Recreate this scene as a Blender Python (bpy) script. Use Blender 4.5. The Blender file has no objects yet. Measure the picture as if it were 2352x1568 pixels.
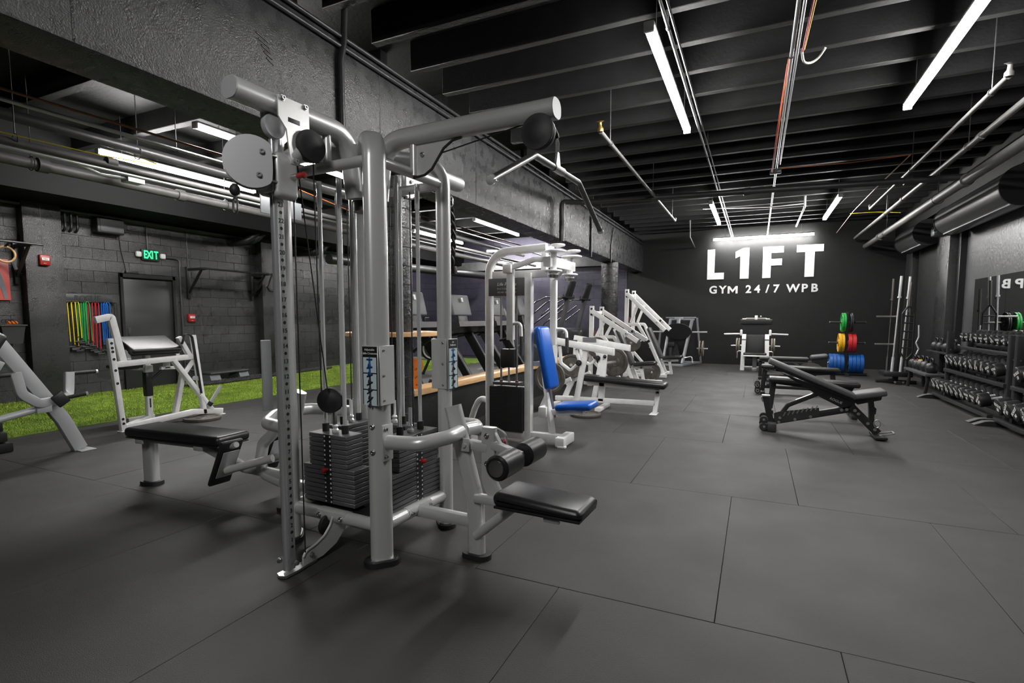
import bpy, bmesh, math, random
from mathutils import Vector as V, Matrix
R = math.radians
random.seed(7)
S = bpy.context.scene
COL = S.collection

# ------------------------------------------------------------------ camera, world, exposure
FPX, PIT, YAW, HC = 1200.0, R(4.6), R(24.98), 1.36
cd = bpy.data.cameras.new('camera')
cam = bpy.data.objects.new('camera', cd)
COL.objects.link(cam)
cd.sensor_width = 36.0
cd.lens = 36.0 * FPX / 2352.0
cd.shift_y = (730 + FPX * math.tan(PIT) - 784) / 2352.0
cd.clip_start, cd.clip_end = 0.05, 100
cam.location = (0, 0, HC)
cam.rotation_euler = (math.pi / 2 - PIT, 0, YAW)
S.camera = cam
S.view_settings.view_transform = 'Standard'
S.view_settings.look = 'None'
S.view_settings.gamma = 1.0
S.view_settings.use_curve_mapping = False
S.view_settings.exposure = 0.1
TUBE_E = 168.0
w = bpy.data.worlds.new('world')
S.world = w
w.use_nodes = True
w.node_tree.nodes['Background'].inputs[0].default_value = (0.02, 0.02, 0.022, 1)
w.node_tree.nodes['Background'].inputs[1].default_value = 0.05

# ------------------------------------------------------------------ materials
MATS = {}
def mat(name, col=(.5, .5, .5), rough=.5, metal=0., bump=0., bscale=60., var=0., vscale=6., emit=0., coat=0., spec=.5, detail=4., streak=None, alpha=1., rvar=0., world=False):
    if name in MATS: return MATS[name]
    m = bpy.data.materials.new(name)
    m.use_nodes = True
    nt = m.node_tree; N = nt.nodes; L = nt.links
    b = N['Principled BSDF']
    c = (col[0], col[1], col[2], 1)
    b.inputs['Base Color'].default_value = c
    b.inputs['Roughness'].default_value = rough
    b.inputs['Metallic'].default_value = metal
    b.inputs['Specular IOR Level'].default_value = spec
    if coat: b.inputs['Coat Weight'].default_value = coat; b.inputs['Coat Roughness'].default_value = .15
    if emit:
        b.inputs['Emission Color'].default_value = c
        b.inputs['Emission Strength'].default_value = emit
    tc = None
    if bump or var or rvar:
        tc = N.new('ShaderNodeTexCoord')
        mp = N.new('ShaderNodeMapping')
        if streak: mp.inputs['Scale'].default_value = streak
        L.new(N.new('ShaderNodeNewGeometry').outputs['Position'] if world else tc.outputs['Object'], mp.inputs['Vector'])
    if var or rvar:
        n2 = N.new('ShaderNodeTexNoise'); n2.inputs['Scale'].default_value = vscale; n2.inputs['Detail'].default_value = 6
        L.new(mp.outputs[0], n2.inputs['Vector'])
        mr = N.new('ShaderNodeMapRange')
        mr.inputs[1].default_value = .3; mr.inputs[2].default_value = .7
        L.new(n2.outputs['Fac'], mr.inputs[0])
    if var:
        hs = N.new('ShaderNodeMix'); hs.data_type = 'RGBA'
        hs.inputs[6].default_value = tuple(x * (1 - var) for x in col) + (1,)
        hs.inputs[7].default_value = tuple(min(1, x * (1 + var)) for x in col) + (1,)
        L.new(mr.outputs[0], hs.inputs[0]); L.new(hs.outputs[2], b.inputs['Base Color'])
    if rvar:
        mr2 = N.new('ShaderNodeMapRange'); mr2.inputs[3].default_value = max(.02, rough - rvar); mr2.inputs[4].default_value = min(1, rough + rvar)
        L.new(mr.outputs[0], mr2.inputs[0]); L.new(mr2.outputs[0], b.inputs['Roughness'])
    if bump:
        n1 = N.new('ShaderNodeTexNoise'); n1.inputs['Scale'].default_value = bscale; n1.inputs['Detail'].default_value = detail
        L.new(mp.outputs[0], n1.inputs['Vector'])
        bp = N.new('ShaderNodeBump'); bp.inputs['Strength'].default_value = bump; bp.inputs['Distance'].default_value = .02
        L.new(n1.outputs['Fac'], bp.inputs['Height']); L.new(bp.outputs[0], b.inputs['Normal'])
    MATS[name] = m
    return m

SIL = mat('silver_paint', (.55, .555, .55), .33, .32, coat=.25)
SILG = mat('grey_silver_paint', (.42, .43, .44), .42, .25)
WHT = mat('white_powder_coat', (.86, .86, .85), .38, 0., var=.06, vscale=14, coat=.2)
CHR = mat('chrome', (.86, .87, .88), .14, .55)
STL = mat('brushed_steel', (.55, .55, .55), .3, 1.)
BLK = mat('black_powder_coat', (.012, .012, .013), .42)
RUB = mat('black_rubber', (.014, .014, .015), .55, bump=.03, bscale=200)
PAD = mat('black_vinyl', (.013, .013, .014), .34, bump=.06, bscale=260)
PADG = mat('charcoal_vinyl', (.045, .046, .048), .5, bump=.1, bscale=220)
BLU = mat('blue_vinyl', (.004, .085, .42), .3, bump=.05, bscale=240)
STK = mat('stack_plate_grey', (.085, .087, .09), .42)
IRN = mat('worn_iron', (.13, .12, .105), .5, .45, var=.3, vscale=9, bump=.15, bscale=60)
RED = mat('red_plastic', (.32, .014, .012), .35)
WOOD = None
MAT_RUB = mat('rubber_floor_mat', (.0275, .0266, .0252), .58, bump=.25, bscale=260, var=.14, vscale=2.2, rvar=.06, world=True)
PAINT = mat('black_wall_paint', (.027, .0272, .0276), .29, bump=.35, bscale=90, detail=8, rvar=.05, vscale=3, var=.1, world=True)
PAINTF = mat('matte_black_wall_paint', (.010, .0103, .0105), .55, spec=.35, bump=.1, bscale=30, rvar=.06, vscale=4)
CEIL = mat('black_ceiling_paint', (.0095, .0097, .010), .6, spec=.25, bump=.25, bscale=25, var=.2)
CONC = mat('painted_concrete_beam', (.050, .051, .052), .30, bump=.3, bscale=110, detail=10, rvar=.10, vscale=9, var=.22)
PURP = mat('purple_block', (.055, .050, .078), .5, bump=.4, bscale=60, var=.15, world=True)  # purple tone of the far blocks in the left bay
PIPE = mat('grey_black_pipe', (.055, .056, .058), .4, .3, var=.2)
GALV = mat('galvanised_conduit', (.42, .43, .44), .35, .8)
TUBEM = mat('lamp_diffuser_light', (1.0, .985, .96), .5, 0, emit=TUBE_E)
GLS = mat('mirror_glass', (.88, .9, .9), .015, 1.)

def wood_mat():
    m = bpy.data.materials.new('pine_butcher_block'); m.use_nodes = True
    N = m.node_tree.nodes; L = m.node_tree.links; b = N['Principled BSDF']
    tc = N.new('ShaderNodeTexCoord'); mp = N.new('ShaderNodeMapping'); mp.inputs['Scale'].default_value = (14, 1.2, 14)
    L.new(tc.outputs['Object'], mp.inputs[0])
    n = N.new('ShaderNodeTexNoise'); n.inputs['Scale'].default_value = 3; n.inputs['Detail'].default_value = 8
    L.new(mp.outputs[0], n.inputs['Vector'])
    cr = N.new('ShaderNodeValToRGB')
    cr.color_ramp.elements[0].position = .3; cr.color_ramp.elements[0].color = (.60, .33, .14, 1)
    cr.color_ramp.elements[1].position = .7; cr.color_ramp.elements[1].color = (.80, .53, .28, 1)
    L.new(n.outputs['Fac'], cr.inputs[0]); L.new(cr.outputs[0], b.inputs['Base Color'])
    b.inputs['Roughness'].default_value = .4
    return m
WOOD = wood_mat()

# ------------------------------------------------------------------ mesh builder
def rot_to(d):
    return V(d).normalized().to_track_quat('Z', 'Y').to_matrix()
def fillet(pts, r, n=6):
    pts = [V(p) for p in pts]; out = [pts[0]]
    for i in range(1, len(pts) - 1):
        a, b, c = pts[i - 1], pts[i], pts[i + 1]
        d1 = (a - b); d2 = (c - b); l1 = d1.length; l2 = d2.length; d1.normalize(); d2.normalize()
        ang = d1.angle(d2)
        if abs(ang - math.pi) < .03: out.append(b); continue
        t = min(r / math.tan(ang / 2), l1 * .49, l2 * .49)
        rr = t * math.tan(ang / 2)
        bis = (d1 + d2).normalized(); cen = b + bis * (rr / math.sin(ang / 2))
        p0 = b + d1 * t; p1 = b + d2 * t
        v0 = p0 - cen; v1 = p1 - cen; th = v0.angle(v1); ax = v0.cross(v1).normalized()
        for k in range(n + 1):
            out.append(cen + Matrix.Rotation(th * k / n, 3, ax) @ v0)
    out.append(pts[-1])
    return out
def rrsec(w, h, r, n=4):
    o = []
    for cx, cy, a0 in ((w/2-r, h/2-r, 0), (-w/2+r, h/2-r, 90), (-w/2+r, -h/2+r, 180), (w/2-r, -h/2+r, 270)):
        for k in range(n + 1):
            a = R(a0 + 90 * k / n); o.append((cx + r * math.cos(a), cy + r * math.sin(a)))
    return o
class MB:
    def __init__(s): s.v = []; s.f = []
    def add(s, vs, fs):
        o = len(s.v); s.v += [V(p) for p in vs]; s.f += [[i + o for i in f] for f in fs]; return s
    def box(s, c, sz, rot=None):
        x, y, z = sz[0] / 2, sz[1] / 2, sz[2] / 2
        vs = [V((a, b, d)) for d in (-z, z) for b in (-y, y) for a in (-x, x)]
        if rot is not None: vs = [rot @ p for p in vs]
        return s.add([p + V(c) for p in vs], [(0, 2, 3, 1), (4, 5, 7, 6), (0, 1, 5, 4), (2, 6, 7, 3), (0, 4, 6, 2), (1, 3, 7, 5)])
    def span(s, a, b):
        return s.box([(a[i] + b[i]) / 2 for i in range(3)], [abs(b[i] - a[i]) for i in range(3)])
    def rbox(s, c, sz, r=.01, rot=None, seg=2):
        bm = bmesh.new(); bmesh.ops.create_cube(bm, size=1)
        for v in bm.verts: v.co = V((v.co.x * sz[0], v.co.y * sz[1], v.co.z * sz[2]))
        bmesh.ops.bevel(bm, geom=list(bm.edges), offset=min(r, min(sz) * .49), segments=seg, profile=.5, affect='EDGES')
        bm.verts.index_update()
        vs = [v.co.copy() for v in bm.verts]; fs = [[v.index for v in f.verts] for f in bm.faces]; bm.free()
        if rot is not None: vs = [rot @ p for p in vs]
        return s.add([p + V(c) for p in vs], fs)
    def sweep(s, pts, sec, b=None, cap=True):
        pts = [V(p) for p in pts]; n = len(sec); m = len(pts); rings = []
        T = []
        for i in range(m):
            if i == 0: t = pts[1] - pts[0]
            elif i == m - 1: t = pts[-1] - pts[-2]
            else: t = (pts[i + 1] - pts[i]).normalized() + (pts[i] - pts[i - 1]).normalized()
            T.append(t.normalized())
        if b is None:
            a = V((0, 0, 1)) if abs(T[0].z) < .9 else V((1, 0, 0))
            bb = T[0].cross(a).normalized()
        else: bb = V(b).normalized()
        vs = []
        for i in range(m):
            if b is None and i > 0:
                q = T[i - 1].rotation_difference(T[i]); bb = (q @ bb).normalized()
            nn = bb.cross(T[i]).normalized(); b2 = T[i].cross(nn).normalized()
            for (x, y) in sec: vs.append(pts[i] + b2 * x + nn * y)
        fs = []
        for i in range(m - 1):
            for j in range(n):
                k = (j + 1) % n
                fs.append((i * n + j, i * n + k, (i + 1) * n + k, (i + 1) * n + j))
        if cap: fs.append(tuple(range(n - 1, -1, -1))); fs.append(tuple(range((m - 1) * n, m * n)))
        return s.add(vs, fs)
    def tube(s, pts, r, n=10, cap=True):
        return s.sweep(pts, [(r * math.cos(2 * math.pi * k / n), r * math.sin(2 * math.pi * k / n)) for k in range(n)], None, cap)
    def rod(s, a, b, r, n=12, r2=None):
        a = V(a); b = V(b); r2 = r if r2 is None else r2; q = rot_to(b - a); vs = []
        for p, rr in ((a, r), (b, r2)):
            for k in range(n):
                t = 2 * math.pi * k / n; vs.append(p + q @ V((rr * math.cos(t), rr * math.sin(t), 0)))
        fs = [(k, (k + 1) % n, n + (k + 1) % n, n + k) for k in range(n)] + [tuple(range(n - 1, -1, -1)), tuple(range(n, 2 * n))]
        return s.add(vs, fs)
    def bar(s, a, b, w, h, up=(0, 0, 1), r=.006):
        a = V(a); b = V(b); t = (b - a).normalized(); u = V(up)
        if abs(t.dot(u)) > .98: u = V((0, 1, 0)) if abs(t.y) < .9 else V((1, 0, 0))
        side = t.cross(u).normalized()
        return s.sweep([a, b], rrsec(w, h, r, 2), side)
    def path(s, pts, w, h, b, r=.006, fr=0, n=5):
        if fr: pts = fillet(pts, fr, n)
        return s.sweep(pts, rrsec(w, h, r, 2 if r < .02 else 4), b)
    def prism(s, poly, o, u, w, th):
        o = V(o); u = V(u).normalized(); w = V(w).normalized(); n = u.cross(w).normalized(); k = len(poly)
        vs = [o + u * x + w * y - n * th / 2 for x, y in poly] + [o + u * x + w * y + n * th / 2 for x, y in poly]
        fs = [tuple(range(k - 1, -1, -1)), tuple(range(k, 2 * k))] + [(i, (i + 1) % k, k + (i + 1) % k, k + i) for i in range(k)]
        return s.add(vs, fs)
    def lathe(s, prof, c, d, n=24):
        c = V(c); q = rot_to(d); vs = []
        m = len(prof)
        for k in range(n):
            t = 2 * math.pi * k / n
            for r, z in prof: vs.append(c + q @ V((r * math.cos(t), r * math.sin(t), z)))
        fs = []
        for k in range(n):
            k2 = (k + 1) % n
            for i in range(m - 1):
                f = [k * m + i, k2 * m + i, k2 * m + i + 1, k * m + i + 1]
                if prof[i][0] == 0: f = [k * m + i, k2 * m + i + 1, k * m + i + 1]
                elif prof[i + 1][0] == 0: f = [k * m + i, k2 * m + i, k * m + i + 1]
                fs.append(f)
        return s.add(vs, fs)
    def disc(s, c, d, r, th, n=24):
        c = V(c); d = V(d).normalized()
        return s.rod(c - d * th / 2, c + d * th / 2, r, n)
    def rdisc(s, c, d, r, th, e=.006, n=28, hole=0):
        h = th / 2
        if hole: return s.lathe([(hole, -h), (r - e, -h), (r, -h + e), (r, h - e), (r - e, h), (hole, h), (hole, -h)], c, d, n)
        return s.lathe([(0, -h), (r - e, -h), (r, -h + e), (r, h - e), (r - e, h), (0, h)], c, d, n)
    def ball(s, c, r, n=12, sc=(1, 1, 1)):
        pr = [(0 if k in (0, n // 2) else r * math.sin(math.pi * k / (n // 2)), -r * math.cos(math.pi * k / (n // 2))) for k in range(n // 2 + 1)]
        o = len(s.v); s.lathe(pr, (0, 0, 0), (0, 0, 1), n)
        for i in range(o, len(s.v)): p = s.v[i]; s.v[i] = V((p.x * sc[0], p.y * sc[1], p.z * sc[2])) + V(c)
        return s
    def mesh(s, name, ang=38):
        me = bpy.data.meshes.new(name)
        me.from_pydata([tuple(p) for p in s.v], [], s.f); me.update()
        bm = bmesh.new(); bm.from_mesh(me); bmesh.ops.recalc_face_normals(bm, faces=bm.faces); bm.to_mesh(me); bm.free()
        me.polygons.foreach_set('use_smooth', [True] * len(me.polygons)); me.set_sharp_from_angle(angle=R(ang))
        return me

def props(o, label=None, cat=None, group=None, kind=None):
    if label: o['label'] = label
    if cat: o['category'] = cat
    if group: o['group'] = group
    if kind: o['kind'] = kind
    return o
def obj(name, mb, m, parent=None, label=None, cat=None, group=None, kind=None, org=None):
    """links one mesh object; a top-level mesh gets its origin at org (or at its base centre)"""
    if isinstance(mb, MB):
        if parent is None and org is None and mb.v:
            xs = [p.x for p in mb.v]; ys = [p.y for p in mb.v]; zs = [p.z for p in mb.v]
            org = ((min(xs) + max(xs)) / 2, (min(ys) + max(ys)) / 2, min(zs))
        if org is not None: mb.v = [p - V(org) for p in mb.v]
        me = mb.mesh(name)
    else: me = mb
    if m is not None and not me.materials: me.materials.append(m)
    o = bpy.data.objects.new(name, me); COL.objects.link(o)
    if parent is not None: o.parent = parent
    elif org is not None: o.location = org
    return props(o, label, cat, group, kind)
BOLTM = {}
class Bolts:
    def __init__(s, pts, d, r=.011, h=.012):
        s.pts = pts; s.d = V(d) if len(d) == 3 else V((d[0], d[1], 0))
        if (r, h) not in BOLTM:
            BOLTM[r, h] = MB().lathe([(0, -.002), (r * 1.35, -.002), (r * 1.35, .002), (r, .002), (r, h), (r * .55, h), (r * .55, h * .6), (0, h * .6)], (0, 0, 0), (0, 0, 1), 10).mesh('bolt')
        s.me = BOLTM[r, h]
class Thing:
    def __init__(s, name, label, cat, loc=(0, 0, 0), rz=0, group=None, world=False, kind=None):
        s.o = bpy.data.objects.new(name, None); COL.objects.link(s.o)
        s.o.empty_display_size = .1
        s.o.location = loc; s.o.rotation_euler = (0, 0, rz); s.org = V(loc) if world else None
        props(s.o, label, cat, group, kind)
    def p(s, name, mb, m, parent=None, label=None, kind=None):
        if isinstance(mb, Bolts):
            for q in mb.pts:
                o = obj(name, mb.me, m, parent or s.o, label)
                o.location = V(q) - (s.org if s.org is not None else V((0, 0, 0))); o.rotation_euler = rot_to(mb.d).to_euler()
            return o
        if s.org is not None and isinstance(mb, MB): mb.v = [q - s.org for q in mb.v]
        return obj(name, mb, m, parent or s.o, label, kind=kind, org=None)
def copy_tree(o, parent=None):
    c = o.copy(); COL.objects.link(c)
    if parent: c.parent = parent
    for ch in list(o.children): copy_tree(ch, c)
    return c
_txt = {}
def text_mesh(txt, size, off=0., extr=0.0008, align='CENTER', sx=1., space=1.):
    cu = bpy.data.curves.new('txt', 'FONT'); cu.body = txt; cu.size = size; cu.offset = off; cu.extrude = extr
    cu.align_x = align; cu.align_y = 'CENTER'; cu.resolution_u = 3; cu.space_character = space
    t = bpy.data.objects.new('txt', cu); COL.objects.link(t)
    dg = bpy.context.evaluated_depsgraph_get(); dg.update()
    me = t.evaluated_get(dg).to_mesh(); vs = [(v.co.x * sx, v.co.y, v.co.z) for v in me.vertices]; fs = [list(p.vertices) for p in me.polygons]
    t.evaluated_get(dg).to_mesh_clear()
    bpy.data.objects.remove(t); bpy.data.curves.remove(cu)
    return vs, fs
def put_text(mb, txt, size, c, u, w, off=0., sx=1., space=1., extr=.0008, align='CENTER'):
    key = (txt, size, off, sx, space, extr, align)
    if key not in _txt: _txt[key] = text_mesh(txt, size, off, extr, align, sx, space)
    vs, fs = _txt[key]; u = V(u).normalized(); w = V(w).normalized(); n = u.cross(w)
    return mb.add([V(c) + u * x + w * y + n * z for x, y, z in vs], fs)
PRINTW = mat('white_print', (.75, .75, .74), .5)
PRINTK = mat('black_print', (.008, .008, .008), .5)
ORD = ['first', 'second', 'third', 'fourth', 'fifth', 'sixth', 'seventh', 'eighth', 'ninth', 'tenth', 'eleventh', 'twelfth', 'thirteenth', 'fourteenth', 'fifteenth', 'sixteenth']
# ------------------------------------------------------------------ the setting
XL, XR, YB, YF = -10.8, 3.45, 16.6, -4.6
ZC = 4.2
fl = obj('floor', MB().span((XL - .2, YF, -.12), (XR + .2, YB + .2, -.016)), mat('floor_slab', (.01, .01, .01), .8), kind='structure', label='black rubber mat floor of the gym')
def mat_mesh(w, l):
    m = MB().rbox((0, 0, 0), (w - .002, l - .002, .016), .002, None, 1)
    me = m.mesh('mat'); me.materials.append(MAT_RUB); return me
MW, ML = 1.22, 1.83
full = mat_mesh(MW, ML)
row0 = 4.24
k = -4
rowoff = {0: .325, -1: -.124, -2: .36, 1: -.29, 2: .30, 3: -.15}
while True:
    y0 = row0 + k * ML
    if y0 > YB: break
    y1 = min(y0 + ML, YB); y0c = max(y0, YF)
    if y1 - y0c > .02:
        off = rowoff.get(k, (k % 2) * .61)
        x = off - MW * 12
        while x < XR:
            xa, xb = max(x, -7.62), min(x + MW, XR)
            if xb - xa > .03:
                me = full if (xb - xa > MW - .001 and y1 - y0c > ML - .001) else mat_mesh(xb - xa, y1 - y0c)
                o = obj('mat', me, None, fl)
                o.location = ((xa + xb) / 2 - fl.location.x, (y0c + y1) / 2 - fl.location.y, -.008 - fl.location.z + random.uniform(-.0008, .0008))
            x += MW
    k += 1
# turf strip with blades
TURF = mat('turf_backing', (.10, .17, .012), .8, var=.3, vscale=8)
obj('turf', MB().span((XL, 0.4, -.016), (-7.63, 15.4, .006)), TURF, kind='structure', label='bright green artificial turf strip along the block wall')
gm = MB()
GV = []; GF = []
rg = random.Random(3)
for i in range(90000):
    y = 2.2 + 11.5 * (rg.random() ** 1.25); x = rg.uniform(XL + .02, -7.64)
    h = rg.uniform(.014, .026); a = rg.uniform(0, 6.283); wd = .0035 + .0012 * (y - 2) * .5; dx, dy = math.cos(a) * wd, math.sin(a) * wd
    lx, ly = rg.uniform(-.014, .014), rg.uniform(-.014, .014); n = len(GV)
    GV += [(x - dx, y - dy, .005), (x + dx, y + dy, .005), (x + lx, y + ly, .006 + h)]; GF.append((n, n + 1, n + 2))
me = bpy.data.meshes.new('turf_blades'); me.from_pydata(GV, [], GF); me.update()
obj('turf_blades', me, mat('turf_blade_green', (.235, .33, .03), .6, var=.35, vscale=3), kind='stuff', label='short lime green blades of the turf strip', cat='turf')

# left block wall
wl = obj('wall_left', MB().span((XL - .25, YF, -.1), (XL - .012, YB + .2, ZC + .1)), PAINT, kind='structure', label='black painted concrete block wall')
BLOCKP = PURP
def blockmesh(w, m):
    mb = MB().rbox((0, 0, 0), (.06, w - .002, .198), .0025, None, 1); me = mb.mesh('block'); me.materials.append(m); return me
bm_full = {0: blockmesh(.40, PAINT), 1: blockmesh(.40, PURP)}
rest = MB(); cnt = 0
DOOR = (5.80, 6.82, 2.19)
cells = []
for r in range(16):
    z = .2 * r
    y = 2.6 + (.2 if r % 2 else 0)
    while y < YB:
        y2 = y + .4
        segs = [(y, y2)]
        if z + .02 < DOOR[2]:
            ns = []
            for a, b in segs:
                if b <= DOOR[0] or a >= DOOR[1]: ns.append((a, b))
                else:
                    if a < DOOR[0] - .03: ns.append((a, DOOR[0]))
                    if b > DOOR[1] + .03: ns.append((DOOR[1], b))
            segs = ns
        for a, b in segs:
            if (4.32 < a and b < 4.9) or (8.72 < a and b < 9.22): continue
            cells.append((a, b, z))
        y = y2
cells.sort()
for i, (a, b, z) in enumerate(cells):
    pm = 1 if a > 12.0 else 0
    dx = random.uniform(-.0025, .0025)
    if i < 300:
        me = bm_full[pm] if b - a > .399 else blockmesh(b - a, PAINT)
        o = obj('block', me, None, wl)
        o.location = V((XL - .03 + dx + .022, (a + b) / 2, z + .1)) - V(wl.location)
    elif pm == 0: rest.rbox((XL - .008 + dx, (a + b) / 2, z + .1), (.06, b - a - .002, .198), .0025, None, 1)
rest2 = MB()
for a, b, z in cells[300:]:
    if a > 12.0: rest2.rbox((XL - .008, (a + b) / 2, z + .1), (.06, b - a - .002, .198), .0025, None, 1)
for mb, m_ in ((rest, PAINT), (rest2, PURP)):
    mb.v = [p - V(wl.location) for p in mb.v]
    obj('block_courses', mb, m_, wl, kind='stuff')
# concrete pilasters of the left wall and its top ledge
for (a, b, nm) in ((4.36, 4.88, 1), (8.78, 9.18, 2)):
    obj('trim_%d' % nm, MB().rbox((XL + .09, (a + b) / 2, 1.65), (.24, b - a, 3.4), .012, None, 2), PAINT, kind='structure', label='rough black concrete pilaster on the block wall')
obj('trim_3', MB().span((XL - .01, YF, 3.22), (-9.65, YB, ZC)), mat('soffit_shade_black', (.004, .004, .0042), .7, spec=.15), kind='structure', label='soffit above the block wall, its shade painted in as black')  # soffit coloured extra black: its shade is put into the colour

# back wall (sign wall) and its purple part in the left bay
obj('wall_back', MB().span((-3.72, YB, -.1), (XR + .2, YB + .25, ZC + .1)), PAINTF, kind='structure', label='matte black back wall with the white lettering')
wb2 = obj('wall_back_bay', MB().span((XL - .2, YB + .012, -.1), (-3.72, YB + .25, ZC + .1)), PURP, kind='structure', label='dark purple end wall of the left bay')
mbq = MB()
for r in range(16):
    x = XL + (.2 if r % 2 else 0)
    while x < -3.74:
        x2 = min(x + .4, -3.73); mbq.rbox(((x + x2) / 2, YB + .005, .2 * r + .1), (x2 - x - .002, .04, .198), .0025, None, 1); x = x2
mbq.v = [p - V(wb2.location) for p in mbq.v]
obj('block_courses', mbq, PURP, wb2, kind='stuff')
obj('trim_4', MB().span((XL, YB - .16, 3.02), (-3.75, YB, 3.32)), mat('lamplit_wall_pale', (.22, .22, .225), .6, bump=.3, bscale=20, var=.2), kind='structure', label='pale band over the purple wall, lamplight painted in')  # pale tone stands in for lamplight on the upper end wall
# right wall
wr = obj('wall_right', MB().span((XR, YF, -.1), (XR + .25, YB + .2, ZC + .1)), mat('grey_black_wall_paint', (.055, .056, .058), .4, bump=.25, bscale=18, var=.25, vscale=1.5), kind='structure', label='black side wall behind the dumbbell racks')
obj('wall_front', MB().span((XL - .2, YF - .25, -.1), (XR + .2, YF, ZC + .1)), PAINTF, kind='structure', label='black wall behind the viewer')
obj('trim_5', MB().rbox((XR - .05, 12.75, 1.55), (.34, .62, 3.0), .01, None, 2), PAINT, kind='structure', label='black pilaster left of the wall mirror')
obj('trim_6', MB().rbox((XR - .02, 12.32, 1.6), (.16, .10, 3.1), .006, None, 1), BLK, kind='structure', label='black steel door track beside the pilaster')
obj('trim_7', MB().rbox((XR - .02, 13.55, 1.6), (.18, .12, 3.1), .006, None, 1), BLK, kind='structure', label='black steel door track left of the pilaster')
obj('trim_8', MB().rbox((XR - .04, 15.6, 2.0), (.22, .5, 4.0), .01, None, 2), PAINTF, kind='structure', label='black pilaster near the back corner')
obj('trim_10', MB().rbox((XR - .01, 14.45, 1.5), (.04, 1.70, 3.0), .004, None, 1), PAINTF, kind='structure', label='flat black panel between the pilaster and the back corner')
# roller hoods
def hood(y0, y1, lab):
    t = Thing('shutter_hood', lab, 'roller hood', (3.26, (y0 + y1) / 2, 2.88), world=True)
    m = MB().rod((3.19, y0 + .03, 3.14), (3.19, y1 - .03, 3.14), .265, 48)
    t.p('cover', m, mat('glossy_black_sheet_metal', (.26, .262, .265), .30, .85))
    for y in (y0 + .02, y1 - .02):
        t.p('end_plate', MB().disc((3.19, y, 3.14), (0, 1, 0), .275, .03, 40), BLK)
    t.p('lower_lip', MB().rod((3.07, y0 + .05, 2.895), (3.07, y1 - .05, 2.895), .010, 8), SILG)
obj('trim_11', MB().span((3.18, YF, 3.44), (XR, YB, ZC)), MATS['soffit_shade_black'], kind='structure', label='added black box painting shade along the top of the right wall')  # box added to darken the wall above the hoods
hood(9.35, 12.25, 'glossy black curved roller hood above the mirror')
hood(13.65, 15.3, 'dark curved roller hood in the far right corner')

# ceiling: deck and joists
ce = obj('ceiling', MB().span((XL - .2, YF - .2, ZC), (XR + .2, YB + .2, ZC + .15)), CEIL, kind='structure', label='black ceiling deck with joists')
jm = MB().rbox((0, 0, 0), (6.9, .085, .30), .006, None, 1).mesh('joist'); jm.materials.append(CEIL)
jl = MB().rbox((0, 0, 0), (7.0, .12, .26), .006, None, 1).mesh('joist'); jl.materials.append(CEIL)
y = 1.04
k = 0
while y < YB:
    o = obj('joist', jm, None, ce); o.location = V((.12, y, ZC - .15)) - V(ce.location)
    if k % 2 == 0:
        o = obj('joist', jl, None, ce); o.location = V((-7.2, y, ZC - .13)) - V(ce.location)
    y += .61; k += 1
# main beam and its columns
BX0, BX1, BZ0 = -3.66, -3.25, 2.78
bmn = MB().rbox(((BX0 + BX1) / 2, (YF + YB) / 2, (BZ0 + 3.74) / 2), (BX1 - BX0, YB - YF, 3.74 - BZ0), .012, None, 2)
beam = obj('trim_9', bmn, CONC, kind='structure', label='long black concrete beam over the columns')
for y in (1.6, 3.55, 4.05, 4.75, 5.9, 7.6, 9.6, 11.2, 13.2):
    o = obj('board_joint', MB().span((BX1 - .004, y, BZ0 + .01), (BX1 + .0025, y + .012, 3.7)), PAINT, beam); o.data.transform(Matrix.Translation(-V(beam.location)))
# scraped form-marks near the cable tower
o = MB()
for i in range(5): o.bar((BX1 + .002, 2.72 + .02 * i, 3.36 - .035 * i), (BX1 + .002, 2.82 + .01 * i, 3.335 - .035 * i), .012, .014)
o.v = [p - V(beam.location) for p in o.v]
obj('form_mark', o, CONC, beam)
def column(y, lab):
    t = Thing('round_column', lab, 'column', (-3.46, y, 0), kind=None, world=True)
    t.p('shaft', MB().lathe([(0, 0), (.215, 0), (.215, BZ0), (0, BZ0)], (-3.46, y, 0), (0, 0, 1), 36), mat('black_column_paint', (.02, .02, .021), .3, bump=.5, bscale=26, detail=8, rvar=.1))
    for i in range(14):
        z = .18 + .19 * i
        t.p('form_ring', MB().lathe([(.2155, -.004), (.219, 0), (.2155, .004), (.2, 0), (.2155, -.004)], (-3.46, y, z), (0, 0, 1), 36), MATS['black_column_paint'])
column(4.45, 'black round column with the round pine table')
column(13.4, 'black round column at the far end of the beam')
# half wall with pine cap
hw = Thing('half_wall', 'low black half wall with a pine cap behind the cable tower', 'half wall', (-3.46, 8.9, 0), world=True)
hw.p('panel', MB().span((-3.53, 4.66, 0), (-3.39, 13.2, .505)), PAINTF)
hw.p('cap', MB().rbox((-3.46, 8.93, .54), (.24, 8.54, .07), .006, None, 2), WOOD)
tb = Thing('ring_table', 'round pine table top fitted around the black column', 'table', (-3.46, 4.45, 1.16), world=True)
tb.p('top', MB().lathe([(.222, -.022), (.47, -.022), (.475, -.017), (.475, .017), (.47, .022), (.222, .022), (.222, -.022)], (-3.46, 4.45, 1.195), (0, 0, 1), 40), WOOD)
for a in (30, 150, 270):
    c = V((math.cos(R(a)), math.sin(R(a)), 0)); p = V((-3.46, 4.45, 0))
    tb.p('bracket', MB().bar(p + c * .21 + V((0, 0, 1.0)), p + c * .42 + V((0, 0, 1.16)), .03, .03), BLK)

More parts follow.
